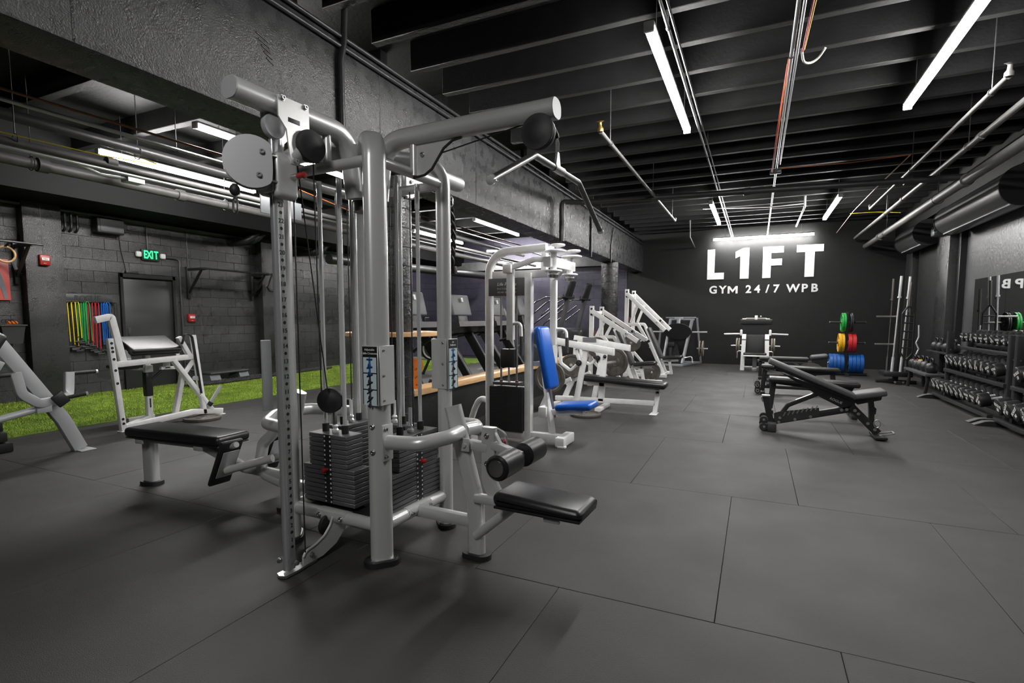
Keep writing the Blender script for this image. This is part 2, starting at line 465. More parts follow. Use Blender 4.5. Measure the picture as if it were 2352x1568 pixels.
# ------------------------------------------------------------------ lamps
def lamp(a, b, lab, hang=True):
    a = V(a); b = V(b); c = (a + b) / 2; d = (b - a).normalized()
    t = Thing('tube_lamp', lab, 'lamp', c, world=True, group='linear ceiling lamps')
    t.p('housing', MB().bar(a + V((0, 0, .045)), b + V((0, 0, .045)), .075, .03), WHT)
    t.p('diffuser', MB().bar(a, b, .07, .055, r=.02), TUBEM)
    for q in (a, b):
        s_ = 1 if q is b else -1
        t.p('end_cap', MB().bar(q + V((0, 0, .01)), q + d * s_ * .025 + V((0, 0, .01)), .078, .078), WHT)
    for f in (.12, .88):
        q = a.lerp(b, f) + V((0, 0, .06)); t.p('hanger', MB().rod(q, (q.x, q.y, ZC - .02), .003, 6), GALV)
Z = 3.6
lamp((-.83, 4.31, Z), (-.83, 6.76, Z), 'bright linear ceiling lamp left of the central conduit, nearest of that row')
lamp((1.385, 4.56, Z), (1.385, 7.0, Z), 'bright linear ceiling lamp at the upper right, cut by the frame')
lamp((-.88, 11.1, Z), (-.88, 13.6, Z), 'small far linear lamp left of the central conduit')
lamp((1.33, 11.45, Z), (1.33, 13.9, Z), 'small far linear lamp right of the central conduit')
lamp((-1.19, 16.3, Z), (1.33, 16.3, Z), 'linear lamp lying crosswise above the white wall lettering')
lamp((-8.18, 4.25, Z), (-8.18, 6.67, Z), 'long linear lamp above the curl machine in the left bay')
lamp((-6.03, 4.17, Z), (-6.03, 6.6, Z), 'linear lamp behind the round pulley plate of the cable tower')
lamp((-8.12, 11.4, Z), (-8.12, 13.85, Z), 'linear lamp seen between the guide rods of the cable tower')
lamp((-5.93, 10.68, Z), (-5.93, 13.1, Z), 'linear lamp just right of the hanging triceps rope')
lamp((-8.3, 15.85, Z), (-5.9, 15.85, Z), 'crosswise linear lamp above the chest fly machine')
lamp((-.83, -2.3, Z), (-.83, .15, Z), 'linear lamp of the left main row behind the viewer')

# ------------------------------------------------------------------ lettering on the back wall
sg = Thing('wall_sign', 'large white L1FT GYM 24/7 WPB lettering on the black back wall', 'sign', (.1, YB - .004, 2.05), world=True)
SIGN = mat('white_sign_vinyl', (.85, .85, .85), .5)
def letter(poly):
    sg.p('letter', MB().prism(poly, (0, YB - .006, 0), (1, 0, 0), (0, 0, 1), .012), SIGN)
zb, zt = 2.49, 3.36
letter([(-1.36, zb), (-.90, zb), (-.90, zb + .19), (-1.16, zb + .19), (-1.16, zt), (-1.36, zt)])
letter([(-.47, zb), (-.24, zb), (-.24, zt), (-.40, zt), (-.60, zt - .10), (-.60, zt - .28), (-.47, zt - .22)])
letter([(.115, zb), (.325, zb), (.325, zb + .345), (.60, zb + .345), (.60, zb + .525), (.325, zb + .525), (.325, zt - .175), (.635, zt - .175), (.635, zt), (.115, zt)])
letter([(1.165, zb), (1.39, zb), (1.39, zt - .19), (1.60, zt - .19), (1.60, zt), (.955, zt), (.955, zt - .19), (1.165, zt - .19)])
xs = {'G': -1.18, 'Y': -.92, 'M': -.65, '2': -.23, '4': .0, '/': .26, '7': .48, 'W': .90, 'P': 1.18, 'B': 1.42}
for ch, x in xs.items():
    m = MB()
    if ch == 'M': m.prism([(x - .135 + a * 1.0, 2.07 + b) for a, b in ((0, 0), (.055, 0), (.055, .13), (.135, .025), (.215, .13), (.215, 0), (.27, 0), (.27, .212), (.212, .212), (.135, .105), (.058, .212), (0, .212))], (0, YB - .006, 0), (1, 0, 0), (0, 0, 1), .008)
    else: put_text(m, ch, .305, (x, YB - .006, 2.175), (1, 0, 0), (0, 0, 1), off=.009, sx=1.0, extr=.004)
    sg.p('letter', m, SIGN)
# ------------------------------------------------------------------ four-station cable tower
TC = V((-2.18, 2.565, 0)); TR = R(-2.5)
tw = Thing('cable_tower', 'large silver four-station cable tower with weight stacks and chrome guide rods', 'gym machine', TC, TR)
_inv = Matrix.Rotation(-TR, 3, 'Z')
def TL(x, y, z): return _inv @ (V((x, y, z)) - TC)
HU, HW = .355, .31
corners = {'F': V((HU, -HW, 0)), 'R': V((HU, HW, 0)), 'B': V((-HU, HW, 0)), 'L': V((-HU, -HW, 0))}
BOLT = STL
def bolts(m, pts, d, r=.011, h=.012): return Bolts(pts, d, r, h)
def foot(c, ang, l=.17, wd=.105, z=.03):
    m = MB(); s = []
    for k in range(16):
        a = 2 * math.pi * k / 16; x = math.cos(a) * wd / 2 + (l - wd) / 2 * (1 if math.cos(a) > 0 else -1); s.append((x, math.sin(a) * wd / 2))
    u = V((math.cos(ang), math.sin(ang), 0)); v_ = V((-math.sin(ang), math.cos(ang), 0))
    m.prism(s, V(c) + V((0, 0, z / 2)), u, v_, z); return m
for kk, c in corners.items():
    d = V((-c.x, -c.y, 0)).normalized(); bn = V((0, 0, 1)).cross(d)
    top = V((c.x, c.y, 2.325))
    pts = fillet([c + V((0, 0, .03)), top, V((d.x * -.09, d.y * -.09, 2.325))], .15, 8)
    col = tw.p('column', MB().sweep(pts, rrsec(.122, .088, .040, 5), bn), SIL)
    tw.p('foot', foot(c, math.atan2(bn.y, bn.x), .20, .125, .03), RUB, col)
    tw.p('foot_flange', foot(c + V((0, 0, .03)), math.atan2(bn.y, bn.x), .175, .105, .008), STL, col)
    tw.p('bolt', bolts(MB(), [c + V((.0, -.055 if c.y < 0 else .055, z)) for z in (.64, .78)], (0, -1 if c.y < 0 else 1, 0)), BOLT, col)
hub = tw.p('hub', MB().lathe([(0, 2.0), (.07, 2.0), (.07, 2.12), (.085, 2.125), (.085, 2.36), (.075, 2.385), (0, 2.385)], (0, 0, 0), (0, 0, 1), 24), BLK)
tw.p('hub_band', MB().lathe([(.072, 2.06), (.078, 2.06), (.078, 2.11), (.072, 2.11), (.072, 2.06)], (0, 0, 0), (0, 0, 1), 24), SIL, hub)
cs = [corners[k] for k in 'FRBL']
for i in range(4):
    a, b = cs[i], cs[(i + 1) % 4]
    tw.p('top_rail', MB().rod(a + V((0, 0, 2.19)), b + V((0, 0, 2.19)), .029, 14), SIL)
    br = tw.p('base_rail', MB().rod(a + V((0, 0, .21)), b + V((0, 0, .21)), .037, 16), SIL)
    mid = (a + b) / 2; n = V((mid.x, mid.y, 0)).normalized(); t = (b - a).normalized()
    m = MB().bar(mid - t * .11 + V((0, 0, .215)), mid + t * .11 + V((0, 0, .215)), .079, .068, r=.03)
    tw.p('rail_clamp', m, SIL, br)
    bolts_ = bolts(MB(), [mid + t * s_ * .085 + n * .038 + V((0, 0, .215)) for s_ in (-1, 1)], n)
    tw.p('bolt', bolts_, BOLT, br)
# cross plates carrying the stacks
tw.p('stack_tray', MB().rbox((0, 0, .20), (.58, .50, .03), .006), BLK)
LBL = mat('stack_label_white', (.6, .6, .6), .5)
def stack(cu, cw, n, half, uhalf, dep, red):
    n = V((n[0], n[1], 0)); t = V((-n.y, n.x, 0)); o = V((cu, cw, 0)); rt_ = Matrix.Rotation(math.atan2(n.y, n.x), 3, 'Z')
    th = .0285; z = .236
    low = MB().rbox((0, 0, 0), (dep, 2 * half, th - .003), .003, None, 1).mesh('weight_plate'); low.materials.append(STK)
    hi = MB().rbox((0, 0, 0), (dep, 2 * uhalf, th - .003), .003, None, 1).mesh('weight_plate'); hi.materials.append(STK)
    lab = MB()
    for i in range(15):
        p = tw.p('weight_plate', low if i < 8 else hi, None)
        p.location = o + V((0, 0, z + th / 2)); p.rotation_euler = (0, 0, math.atan2(n.y, n.x))
        f = o + n * (dep / 2 + .0008) + V((0, 0, z + th / 2))
        for s_ in (-.022, .022): lab.box(f + t * s_, (.001, .011, .010), rt_)
        z += th
    tw.p('plate_labels', lab, LBL)
    pk = MB().box(o + n * (dep / 2 + .0004) + V((0, 0, .236 + 7.5 * th)), (.0012, .062, 15 * th - .004), rt_)
    tw.p('label_strip', pk, BLK)
    for s_ in (-1, 1):
        q = o + t * s_ * (uhalf * .52)
        g = tw.p('guide_rod', MB().rod(q + V((0, 0, .22)), q + V((0, 0, 2.17)), .0125, 14), CHR)
        tw.p('rod_cuff', MB().rod(q + V((0, 0, z)), q + V((0, 0, z + .05)), .021, 14), RUB, g)
        tw.p('rod_collar', MB().rod(q + V((0, 0, 2.02)), q + V((0, 0, 2.17)), .0155, 14), CHR, g)
    tw.p('selector_rod', MB().lathe([(0, z), (.020, z), (.022, z + .015), (.014, z + .025), (.02, z + .04), (.012, z + .05), (.012, z + .15), (0, z + .15)], o, (0, 0, 1), 14), CHR)
    q = o + n * (dep / 2) + V((0, 0, .236 + red * th))
    pin = tw.p('selector_pin', MB().rod(q, q + n * .02, .006, 10), STL)
    tw.p('pin_knob', MB().lathe([(0, .016), (.013, .016), (.016, .026), (.013, .042), (.006, .046), (0, .046)], q, n, 12), RED, pin)
    return z
DEP = .135
zt_ = stack(-.125, -.235 + DEP / 2, (0, -1), .21, .155, DEP, 7.5)
stack(.345 - DEP / 2, .05, (1, 0), .255, .19, DEP, 9)
stack(0, .30 - DEP / 2, (0, 1), .165, .14, DEP, 6)
stack(-.345 + DEP / 2, .12, (-1, 0), .17, .14, DEP, 5)
# floating pulley over the front stack and over the others
def pulley(name, c, d, r=.075, th=.04, m=None, parent=None):
    return tw.p(name, MB().lathe([(0, -th / 2), (r * .55, -th / 2), (r * .62, -th / 2 + .003), (r * .97, -th / 2 + .004), (r, -th / 2 + .010), (r, th / 2 - .010), (r * .97, th / 2 - .004), (r * .62, th / 2 - .003), (r * .55, th / 2), (0, th / 2)], c, d, 30), m or RUB, parent)
pf = pulley('floating_pulley', (-.125, -.20, .865), (.45, -.9, 0), .077, .05)
tw.p('pulley_yoke', MB().rbox((-.125, -.175, .77), (.03, .02, .11), .004).rod((-.125, -.17, .68), (-.125, -.17, .74), .012, 10), STL, pf)

# arms over the top
SEC = rrsec(.112, .100, .044, 5)
def arm(pts, bn, endc, d):
    a = tw.p('arm', MB().sweep(fillet(pts, .16, 8), SEC, bn), SIL)
    tw.p('arm_cap', MB().sweep([V(endc) - V(d) * .002, V(endc) + V(d) * .006], rrsec(.110, .098, .043, 5), bn), SILG, a)
    return a
la = arm([(.11, 0, 2.06), (.15, 0, 2.39), (1.25, 0, 2.39)], (0, 1, 0), (1.25, 0, 2.39), (1, 0, 0))
fa = arm([(.02, -.10, 2.06), (.02, -.15, 2.405), (.02, -.875, 2.405)], (1, 0, 0), (.02, -.875, 2.405), (0, -1, 0))
ra = arm([(.0, .10, 2.06), (.0, .15, 2.39), (.0, 1.03, 2.39)], (1, 0, 0), (.0, 1.03, 2.39), (0, 1, 0))
# gusset plates under the arms, each with a short tube post
def gus(dx, dy, off=0):
    u = V((dx, dy, 0)); s = V((-dy, dx, 0))
    poly = [(.37, 2.165), (.45, 2.172), (.50, 2.20), (.54, 2.25), (.58, 2.30), (.64, 2.335), (.70, 2.342), (.37, 2.342)]
    g = tw.p('gusset', MB().prism(poly, s * off, u, (0, 0, 1), .010), SIL)
    edge = [u * x + s * off + V((0, 0, z - .004)) for x, z in poly[:7]]
    tw.p('gusset_trim', MB().tube(edge, .0075, 8), RUB, g)
    tw.p('post', MB().rod(u * .375 + s * off + V((0, 0, 2.17)), u * .375 + s * off + V((0, 0, 2.36)), .024, 14), SIL)
    tw.p('bolt', bolts(MB(), [u * .44 + s * (off - .006) + V((0, 0, 2.28))], -s), BOLT, g)
gus(1, 0); gus(0, 1)
tw.p('post', MB().rod((.02, -.31, 2.17), (.02, -.31, 2.37), .024, 14).rbox((-.02, -.30, 2.26), (.05, .02, .18), .003), SIL)
# small pulleys by the hub
pulley('pulley', (-.09, -.24, 2.26), (1, 0, 0), .055, .03)
# ---- lat pulldown end pulley
ep = pulley('end_pulley', (1.175, -.055, 2.275), (0, 1, 0), .088, .022)
pulley('pulley_wheel', (1.175, -.02, 2.275), (0, 1, 0), .082, .03, PADG, ep)
tw.p('pulley_bracket', MB().rbox((1.17, -.02, 2.335), (.07, .06, .05), .004), SIL, ep)
tw.p('cable', MB().rod((.5, 0, 2.265), (1.17, 0, 2.355), .004, 8), BLK)
# ---- thigh roller seat (lat station) and its mirrored foot-rest post (row station)
def station(sg, name):
    e = lambda u, w_, z: V((sg * u, w_, z))
    post = tw.p('station_post', MB().sweep(fillet([e(.78, 0, .03), e(.775, 0, .33), e(.625, 0, .86)], .3, 6), rrsec(.062, .105, .03, 5), (0, 1, 0)), SIL)
    tw.p('foot', foot(e(.78, 0, 0), 0, .18, .11), RUB, post)
    tw.p('base_tie', MB().bar(e(.36, 0, .205), e(.745, 0, .205), .06, .075, r=.022), SIL)
    for s_ in (-1, 1):
        c = V((sg * HU, s_ * HW, .69))
        pts = fillet([c + V((sg * .055, 0, 0)), e(.60, s_ * .285, .695), e(.70, s_ * .14, .715), e(.685, s_ * .02, .72)], .09, 6)
        h = tw.p('loop_tube', MB().sweep(pts, rrsec(.055, .085, .026, 5), (0, 0, 1)) if False else MB().tube(pts, .04, 16), SIL)
        tw.p('mount_plate', MB().rbox(c + V((sg * .052, 0, .0)), (.012, .085, .20), .005), SIL, h)
        tw.p('bolt', bolts(MB(), [c + V((sg * .058, s_ * .02, q)) for q in (-.075, .075)], (sg, 0, 0)), BOLT, h)
    return post
sp = station(1, 'lat')
# thigh roller carrier
cl = tw.p('clevis', MB().rbox((.735, -.045, .655), (.055, .012, .075), .005).rbox((.735, .045, .655), (.055, .012, .075), .005).rod((.735, -.06, .655), (.735, .06, .655), .012, 12).bar((.74, 0, .655), (.86, 0, .64), .05, .05), SIL)
up_ = tw.p('roller_upright', MB().sweep(fillet([V((.865, 0, .76)), V((.865, 0, .45)), V((.93, 0, .345))], .14, 6), rrsec(.045, .085, .012, 3), (0, 1, 0)), SIL)
tw.p('bolt', bolts(MB(), [V((.862, -.023, z)) for z in (.715, .56)], (0, -1, 0)), BOLT, up_)
tw.p('adjuster_arm', MB().bar((.89, .0, .665), (1.06, .0, .62), .05, .045).bar((.90, 0, .735), (.955, 0, .64), .03, .012), SIL, up_)
tw.p('adjuster_loop', MB().tube(fillet([(.90, .03, .75), (.95, .03, .73), (.97, .03, .63)], .04), .006, 8), STL, up_)
rb = tw.p('roller_axle', MB().rod((1.045, -.25, .612), (1.045, .25, .612), .016, 12), CHR)
for s_ in (-1, 1):
    a, b = V((1.045, s_ * .045, .612)), V((1.045, s_ * .245, .612))
    ro = tw.p('thigh_roller', MB().lathe([(0, -.1), (.055, -.1), (.066, -.088), (.066, .088), (.055, .1), (0, .1)], (a + b) / 2, (0, 1, 0), 28), PAD, rb)
    tw.p('roller_cap', MB().lathe([(0, 0), (.044, 0), (.042, .007), (.014, .010), (0, .010)], b, (0, s_, 0), 20), STL, rb) if s_ < 0 else None
# lat seat
seat = MB().rbox((0, 0, 0), (.49, .27, .075), .034, None, 4)
for v_ in seat.v:
    if v_.z > 0 and v_.x > .1: v_.z -= (v_.x - .1) * .18
st = tw.p('seat', seat, PAD); st.location = (1.225, -.05, .425)
tw.p('seat_base', MB().rbox((0, 0, -.04), (.47, .255, .014), .003), BLK, st)
tw.p('seat_pad_tab', MB().rbox((.08, -.10, -.06), (.09, .02, .035), .012), SILG, st)
tw.p('seat_frame', MB().bar((.79, -.02, .355), (1.36, -.04, .365), .06, .05, r=.015), SIL)
tw.p('seat_brace', MB().rod((.79, -.02, .135), (1.05, -.03, .36), .027, 14), SIL)
# ---- low row station
station(-1, 'row')
cw_ = TL(-4.0, 2.61, 0).y
tw.p('row_beam', MB().sweep(fillet([V((-.80, 0, .25)), V((-1.25, 0, .25)), V((-1.60, cw_, .36)), V((-1.95, cw_, .40))], .2), rrsec(.06, .075, .024, 4), (0, 1, 0)), SIL)
for s_ in (-1, 1):
    q = V((-1.16, s_ * .20, .33)); rm = Matrix.Rotation(R(28), 3, 'Y')
    fp = tw.p('foot_plate', MB().rbox(q + V((0, 0, .02)), (.03, .16, .37), .01, rm), RUB)
    tw.p('foot_plate_face', MB().rbox(q + rm @ V((.017, 0, .02)), (.006, .12, .22), .003, rm), SILG, fp)
    tw.p('foot_plate_arm', MB().rod(q + V((.0, 0, -.04)), (-.86, s_ * .05, .38), .028, 14), SIL, fp)
    tw.p('foot_peg', MB().rod(q + V((.03, 0, .13)), q + V((.13, 0, .16)), .02, 12), SIL, fp)
tw.p('row_pulley_guard', MB().sweep(fillet([V((-.83, 0, .20)), V((-1.08, 0, .24)), V((-1.02, 0, .46)), V((-.84, 0, .60))], .1), rrsec(.07, .08, .03, 4), (0, 1, 0)), SIL)
tw.p('weight_shroud', MB().rbox(TL(-2.62, 2.18, 1.02), (.02, .06, .42), .004), SILG)
# ---- adjustable pulley rail
RU, RW = .0, -.633
RAILM = mat('satin_chrome', (.60, .61, .63), .22, .7)
rail = tw.p('pulley_rail', MB().sweep([(RU, RW, .03), (RU, RW, 2.26)], [(x, y) for x, y in rrsec(.040, .064, .0165, 4)], (1, 0, 0)), RAILM)
face = MB().rbox((RU + .0202, RW + .006, 1.08), (.002, .036, 2.04), .0006, None, 1)
tw.p('number_strip', face, mat('satin_aluminium', (.45, .47, .46), .38, .8), rail)
for i in range(1, 24):
    z = .19 + (i - 1) * .0789
    for k_, ch in enumerate(str(i)):
        tw.p('rail_numeral', put_text(MB(), ch, .031, (RU + .0215, RW + .006 + (k_ - (len(str(i)) - 1) / 2) * .0165, z), (0, 1, 0), (0, 0, 1), off=.0006), PRINTK, rail)
    tw.p('pin_hole', MB().disc((RU + .0213, RW + .006, z - .037), (1, 0, 0), .0085, .002, 14), PRINTK, rail)
tw.p('rail_foot', MB().prism([(-.05, -.035), (.03, -.035), (.17, -.02), (.19, 0), (.17, .02), (.03, .035), (-.05, .035), (-.065, 0)], (RU, RW, .012), (0, 1, 0), (-1, 0, 0), .014), STL, rail)
tw.p('bolt', bolts(MB(), [V((RU + .03, RW + .02, .06)), V((RU - .02, RW - .045, .09))], (1, 0, 0)), BOLT, rail)
# curved kick plate
pl = [(RW + .075, .018), (RW + .21, .02), (RW + .31, .055), (-.255, .115), (-.20, .20), (-.20, .215), (-.345, .215), (-.365, .17), (-.41, .125), (-.47, .10), (RW + .09, .085), (RW + .075, .06)]
kp = tw.p('kick_plate', MB().prism(pl, (RU + .015, 0, 0), (0, 1, 0), (0, 0, 1), .012), SIL)
edge = [V((RU + .02, a, b + .006)) for a, b in pl[6:12]]
tw.p('cable_groove', MB().tube(fillet(edge, .05, 4), .007, 8), SIL, kp)
tw.p('bolt', bolts(MB(), [V((RU + .022, RW + .13, .06))], (1, 0, 0)), BOLT, kp)
pulley('pulley', (RU - .03, -.34, .16), (1, 0, 0), .06, .03)
# top bracket plates on the front arm
bp = [(-.10, .03), (.085, .03), (.085, -.08), (.06, -.12), (.03, -.15), (.012, -.28), (-.035, -.28), (-.055, -.12), (-.10, -.07)]
for s_ in (-1, 1):
    b = tw.p('arm_bracket', MB().prism(bp, (.02 + s_ * .062, RW + .06, 2.405), (0, 1, 0), (0, 0, 1), .008), SIL)
    if s_ > 0:
        tw.p('bracket_slot', MB().rbox((.02 + .0665, RW + .05, 2.335), (.002, .07, .022), .0009), PRINTK, b)
        tw.p('bolt', bolts(MB(), [V((.088, RW + .06 + a, z)) for a, z in ((-.075, 2.425), (.06, 2.425), (-.01, 2.14))], (1, 0, 0)), BOLT, b)
pulley('pulley', (.02, RW - .02, 2.30), (1, 0, 0), .06, .04, SILG)
bc = pulley('pulley_cover', (.10, -.50, 2.235), (1, -.15, 0), .08, .05)
tw.p('cover_arm', MB().rod((.06, RW + .04, 2.16), (.07, -.51, 2.225), .03, 14, .045), SIL, bc)
# carriage with red pop-pin and swivel pulley
cz = 2.06
ca = tw.p('carriage', MB().rbox((RU + .050, RW + .01, cz), (.065, .135, .22), .028, None, 4).rbox((RU - .035, RW, cz), (.03, .12, .19), .012).rbox((RU, RW - .055, cz), (.11, .02, .17), .006), SIL)
kn = tw.p('pop_pin', MB().rod((RU + .075, RW + .03, cz + .0), (RU + .125, RW + .03, cz), .013, 14), STL, ca)
tw.p('pin_knob', MB().lathe([(0, .04), (.013, .04), (.015, .05), (.012, .07), (.016, .08), (.013, .09), (0, .092)], (RU + .085, RW + .03, cz), (1, 0, 0), 16), RED, ca)
tw.p('bolt', bolts(MB(), [V((RU + .03, RW - .066, cz + .07))], (0, -1, 0)), BOLT, ca)
hg = TL(-2.185, 1.85, cz + .03)
tw.p('hinge', MB().rod(hg + V((0, 0, -.09)), hg + V((0, 0, .07)), .012, 12).rbox(hg + V((.02, .01, .05)), (.06, .05, .012), .004).rbox(hg + V((.02, .01, -.07)), (.06, .05, .012), .004), STL, ca)
dc = TL(-2.195, 1.785, cz + .035); dn = _inv @ V((.80, -.60, 0)); ds = V((0, 0, 1)).cross(dn)
poly = []
for k in range(36):
    a = 2 * math.pi * k / 36; x, z = .122 * math.cos(a), .122 * math.sin(a)
    if x > .085: x = .085 + (x - .085) * .15
    poly.append((x, z))
sw = None
for s_ in (-1, 1):
    q = tw.p('swivel_plate', MB().prism(poly, dc + dn * s_ * .022, ds, (0, 0, 1), .009), SILG)
    if s_ > 0:
        sw = q; tw.p('bolt', bolts(MB(), [dc + dn * .027 + ds * a + V((0, 0, b)) for a, b in ((.045, .05), (.03, -.06))], dn), BOLT, q)
tw.p('swivel_wheel', MB().disc(dc, dn, .095, .03, 28), RUB, sw)
ball = dc + ds * -.075 + V((0, 0, -.135))
sb = tw.p('cable_ball', MB().ball(ball, .024, 14, (1, 1, 1.2)), RUB)
def carabiner(c, s=1.):
    pts = [V((0, 0, .0)), V((.016, 0, -.02)), V((.016, 0, -.065)), V((0, 0, -.085)), V((-.016, 0, -.065)), V((-.014, 0, -.02)), V((0, 0, 0))]
    return [V(c) + p * s for p in fillet(pts, .012, 3)]
tw.p('carabiner', MB().tube(carabiner(ball + V((0, 0, -.03))), .005, 8), STL, sb)
# cables
for a, b in (((RU + .06, RW + .055, .11), (RU + .06, RW + .055, 2.13)), ((-.10, -.245, .93), (.03, -.53, 2.2)), ((.075, -.46, 2.2), (-.09, -.30, .93)), ((.30, .05, .70), (.30, .05, 2.1)), ((0, .22, .72), (0, .22, 2.1)), ((-.27, .12, .72), (-.27, .12, 2.1)), ((.0, .97, 2.25), (.0, .45, 2.28)), ((RU - .01, RW - .03, 2.12), (RU - .01, RW - .03, 2.28))):
    tw.p('cable', MB().rod(a, b, .0036, 8), BLK)
# instruction placards on the columns
def placard(c, n, size, z, title, side):
    n = V(n); t = V((0, 0, 1)).cross(n); o = V((c.x, c.y, z)) + n * .062
    rm = Matrix.Rotation(math.atan2(n.y, n.x), 3, 'Z')
    b = tw.p('placard', MB().rbox(o, (.006, size[0], size[1]), .002, rm, 1).rbox(V((c.x, c.y, z)) + t * side * .06 - n * .0, (.115, .006, size[1]), .002, rm, 1), SIL)
    tw.p('placard_sticker', MB().box(o + n * .0035 - t * side * .0, (.001, size[0] * .9, size[1] * .97), rm), PRINTK, b)
    cell = MB()
    for i in range(3): cell.box(o + n * .0042 + V((0, 0, size[1] * (.18 - .275 * i))), (.001, size[0] * .8, size[1] * .255), rm)
    tw.p('sticker_panel', cell, mat('sticker_pale_blue', (.55, .66, .70), .5), b)
    fig = MB(); figb = MB()
    for i in range(6):
        q = o + n * .005 + V((0, 0, size[1] * (.25 - .135 * i) ))
        g = figb if i < 2 else fig
        g.box(q + V((0, 0, -.004)), (.001, .014, .030), rm); g.disc(q + V((0, 0, .017)), n, .0055, .001, 10)
        g.bar(q + t * -.02 + V((0, 0, .008 - .003 * i)), q + t * .02 + V((0, 0, .008 + .003 * i)), .004, .001, n)
        g.bar(q + t * .004 + V((0, 0, -.015)), q + t * .010 + V((0, 0, -.034)), .005, .001, n)
        g.bar(q + t * -.004 + V((0, 0, -.015)), q + t * -.008 + V((0, 0, -.034)), .005, .001, n)
    tw.p('sticker_figure', fig, mat('sticker_dark_figure', (.05, .06, .08), .5), b); tw.p('sticker_figure', figb, mat('sticker_blue_figure', (.03, .12, .35), .5), b)
    tx = MB()
    for i, l in enumerate(title): put_text(tx, l, .0165, o + n * .0045 + V((0, 0, size[1] * (.435 - .062 * i))), t, (0, 0, 1))
    tw.p('sticker_title', tx, PRINTW, b)
    tw.p('bolt', bolts(MB(), [V((c.x, c.y, z + k * size[1] * .42)) + t * side * .063 + n * .03 for k in (-1, 0, 1)], t * side, .006, .006), BOLT, b)
placard(corners['F'], (0, -1, 0), (.112, .318), 1.055, ['Adjustable', 'Cable Crossover'], 1)
placard(corners['R'], (1, 0, 0), (.112, .318), 1.07, ['Lat', 'Pulldown'], -1)

# ---- things hanging on or standing by the tower
LBX = TL(-.97, 2.6, 0)
lb = Thing('lat_bar', 'grey bent lat pulldown bar hanging from the right arm of the tower', 'pulldown bar', (-.975, 2.60, 1.93), world=True)
x = -.975
pts = [(x - .02, 1.945, 1.925), (x, 2.34, 2.125), (x, 3.02, 2.155), (x + .02, 3.42, 1.94)]
lb.p('bar', MB().tube(fillet(pts, .07, 6), .0165, 16), mat('dark_steel', (.22, .22, .22), .35, .85))
lb.p('grip_sleeve', MB().rod((x, 2.60, 2.137), (x, 2.74, 2.144), .021, 16), STL)
lb.p('lug', MB().prism([(-.035, 0), (.035, 0), (.02, .05), (.012, .075), (-.012, .075), (-.02, .05)], (x, 2.66, 2.15), (0, 1, 0), (0, 0, 1), .012), STL)
lb.p('carabiner', MB().tube([V((x, 2.655, 2.30)) + V((p.y, p.x, p.z)) for p in carabiner((0, 0, 0), 1.05)], .005, 8), CHR)
lb.p('cable_stop', MB().lathe([(0, 0), (.012, 0), (.016, .02), (.016, .05), (.009, .065), (0, .065)], (x, 2.655, 2.295), (-.35, -.4, .9), 14), RUB)
for q, d in ((pts[0], V(pts[0]) - V(pts[1])), (pts[3], V(pts[3]) - V(pts[2]))):
    lb.p('end_cap', MB().lathe([(0, 0), (.02, 0), (.021, .006), (.019, .022), (.008, .026), (0, .026)], q, d, 16), CHR)
rp = Thing('triceps_rope', 'black braided triceps rope hanging behind the cable tower', 'cable rope', (-2.16, 3.5, 1.8), world=True)
for ph in (0, math.pi):
    pts = [(-2.15 + .012 * math.cos(ph + i * .75) , 3.51 + .012 * math.sin(ph + i * .75) + .03 * math.sin(i / 26 * 3.1), 2.20 - .016 * i) for i in range(28)]
    rp.p('strand', MB().tube(pts, .0115, 8), RUB)
rp.p('carabiner', MB().tube(carabiner((-2.15, 3.51, 2.29)), .005, 8), CHR)
rp.p('stopper', MB().lathe([(0, 0), (.03, 0), (.034, .03), (.028, .06), (0, .06)], (-2.15, 3.53, 1.70), (0, 0, 1), 14), RUB)
# row bench
bx = Thing('row_bench', 'long black padded row bench on a silver pedestal left of the tower', 'bench', (-4.05, 2.60, 0), R(4.5))
pad = MB().rbox((0, 0, .452), (1.02, .30, .075), .03, None, 4)
bx.p('pad', pad, PAD)
bx.p('pad_base', MB().rbox((0, 0, .411), (.99, .28, .012), .003), BLK)
bx.p('rail', MB().bar((-.46, 0, .375), (.50, 0, .375), .075, .05, r=.015), SIL)
po = bx.p('pedestal', MB().sweep([(-.42, 0, .02), (-.42, 0, .36)], rrsec(.075, .13, .03, 4), (0, 1, 0)), SIL)
bx.p('foot', foot((-.42, 0, 0), 0, .20, .13), RUB, po)
for x_ in (-.36, .28): bx.p('pad_tab', MB().rbox((x_, -.125, .385), (.09, .015, .04), .008), SILG)
# ------------------------------------------------------------------ white preacher curl machine
pc = Thing('curl_machine', 'white preacher curl machine with a sloped black arm pad on the turf edge', 'gym machine', (-6.95, 4.2, 0), world=True)
A, B_ = -6.85, -7.2
def foot_plate(t, c, par=None, m=None, s=(.10, .09)): return t.p('foot_plate', MB().rbox((c[0], c[1], .005), (s[0], s[1], .01), .002, None, 1), m or WHT, par)
lp = pc.p('perforated_post', MB().bar((A, 3.64, .01), (A, 3.55, 1.12), .06, .062, (1, 0, 0)), WHT); foot_plate(pc, (A, 3.64), lp)
for f in (.08, .13, .52, .66, .78, .86, .90, .95):
    q = V((A + .0315, 3.64, .01)).lerp(V((A + .0315, 3.55, 1.12)), f)
    pc.p('hole_ring', MB().disc(q, (1, 0, 0), .016, .003, 14), PRINTK, lp)
pc.p('lever_arm', MB().path([(A - .05, 3.44, 1.335), (A - .05, 3.605, 1.375), (A - .05, 3.71, .82)], .06, .075, (1, 0, 0), fr=.02), WHT)
pc.p('front_beam', MB().bar((A, 3.60, .81), (A, 4.53, .845), .06, .07), WHT)
pc.p('base_beam', MB().path([(A, 3.66, .045), (A, 4.50, .10), (A, 4.92, .05)], .07, .07, (1, 0, 0)), WHT)
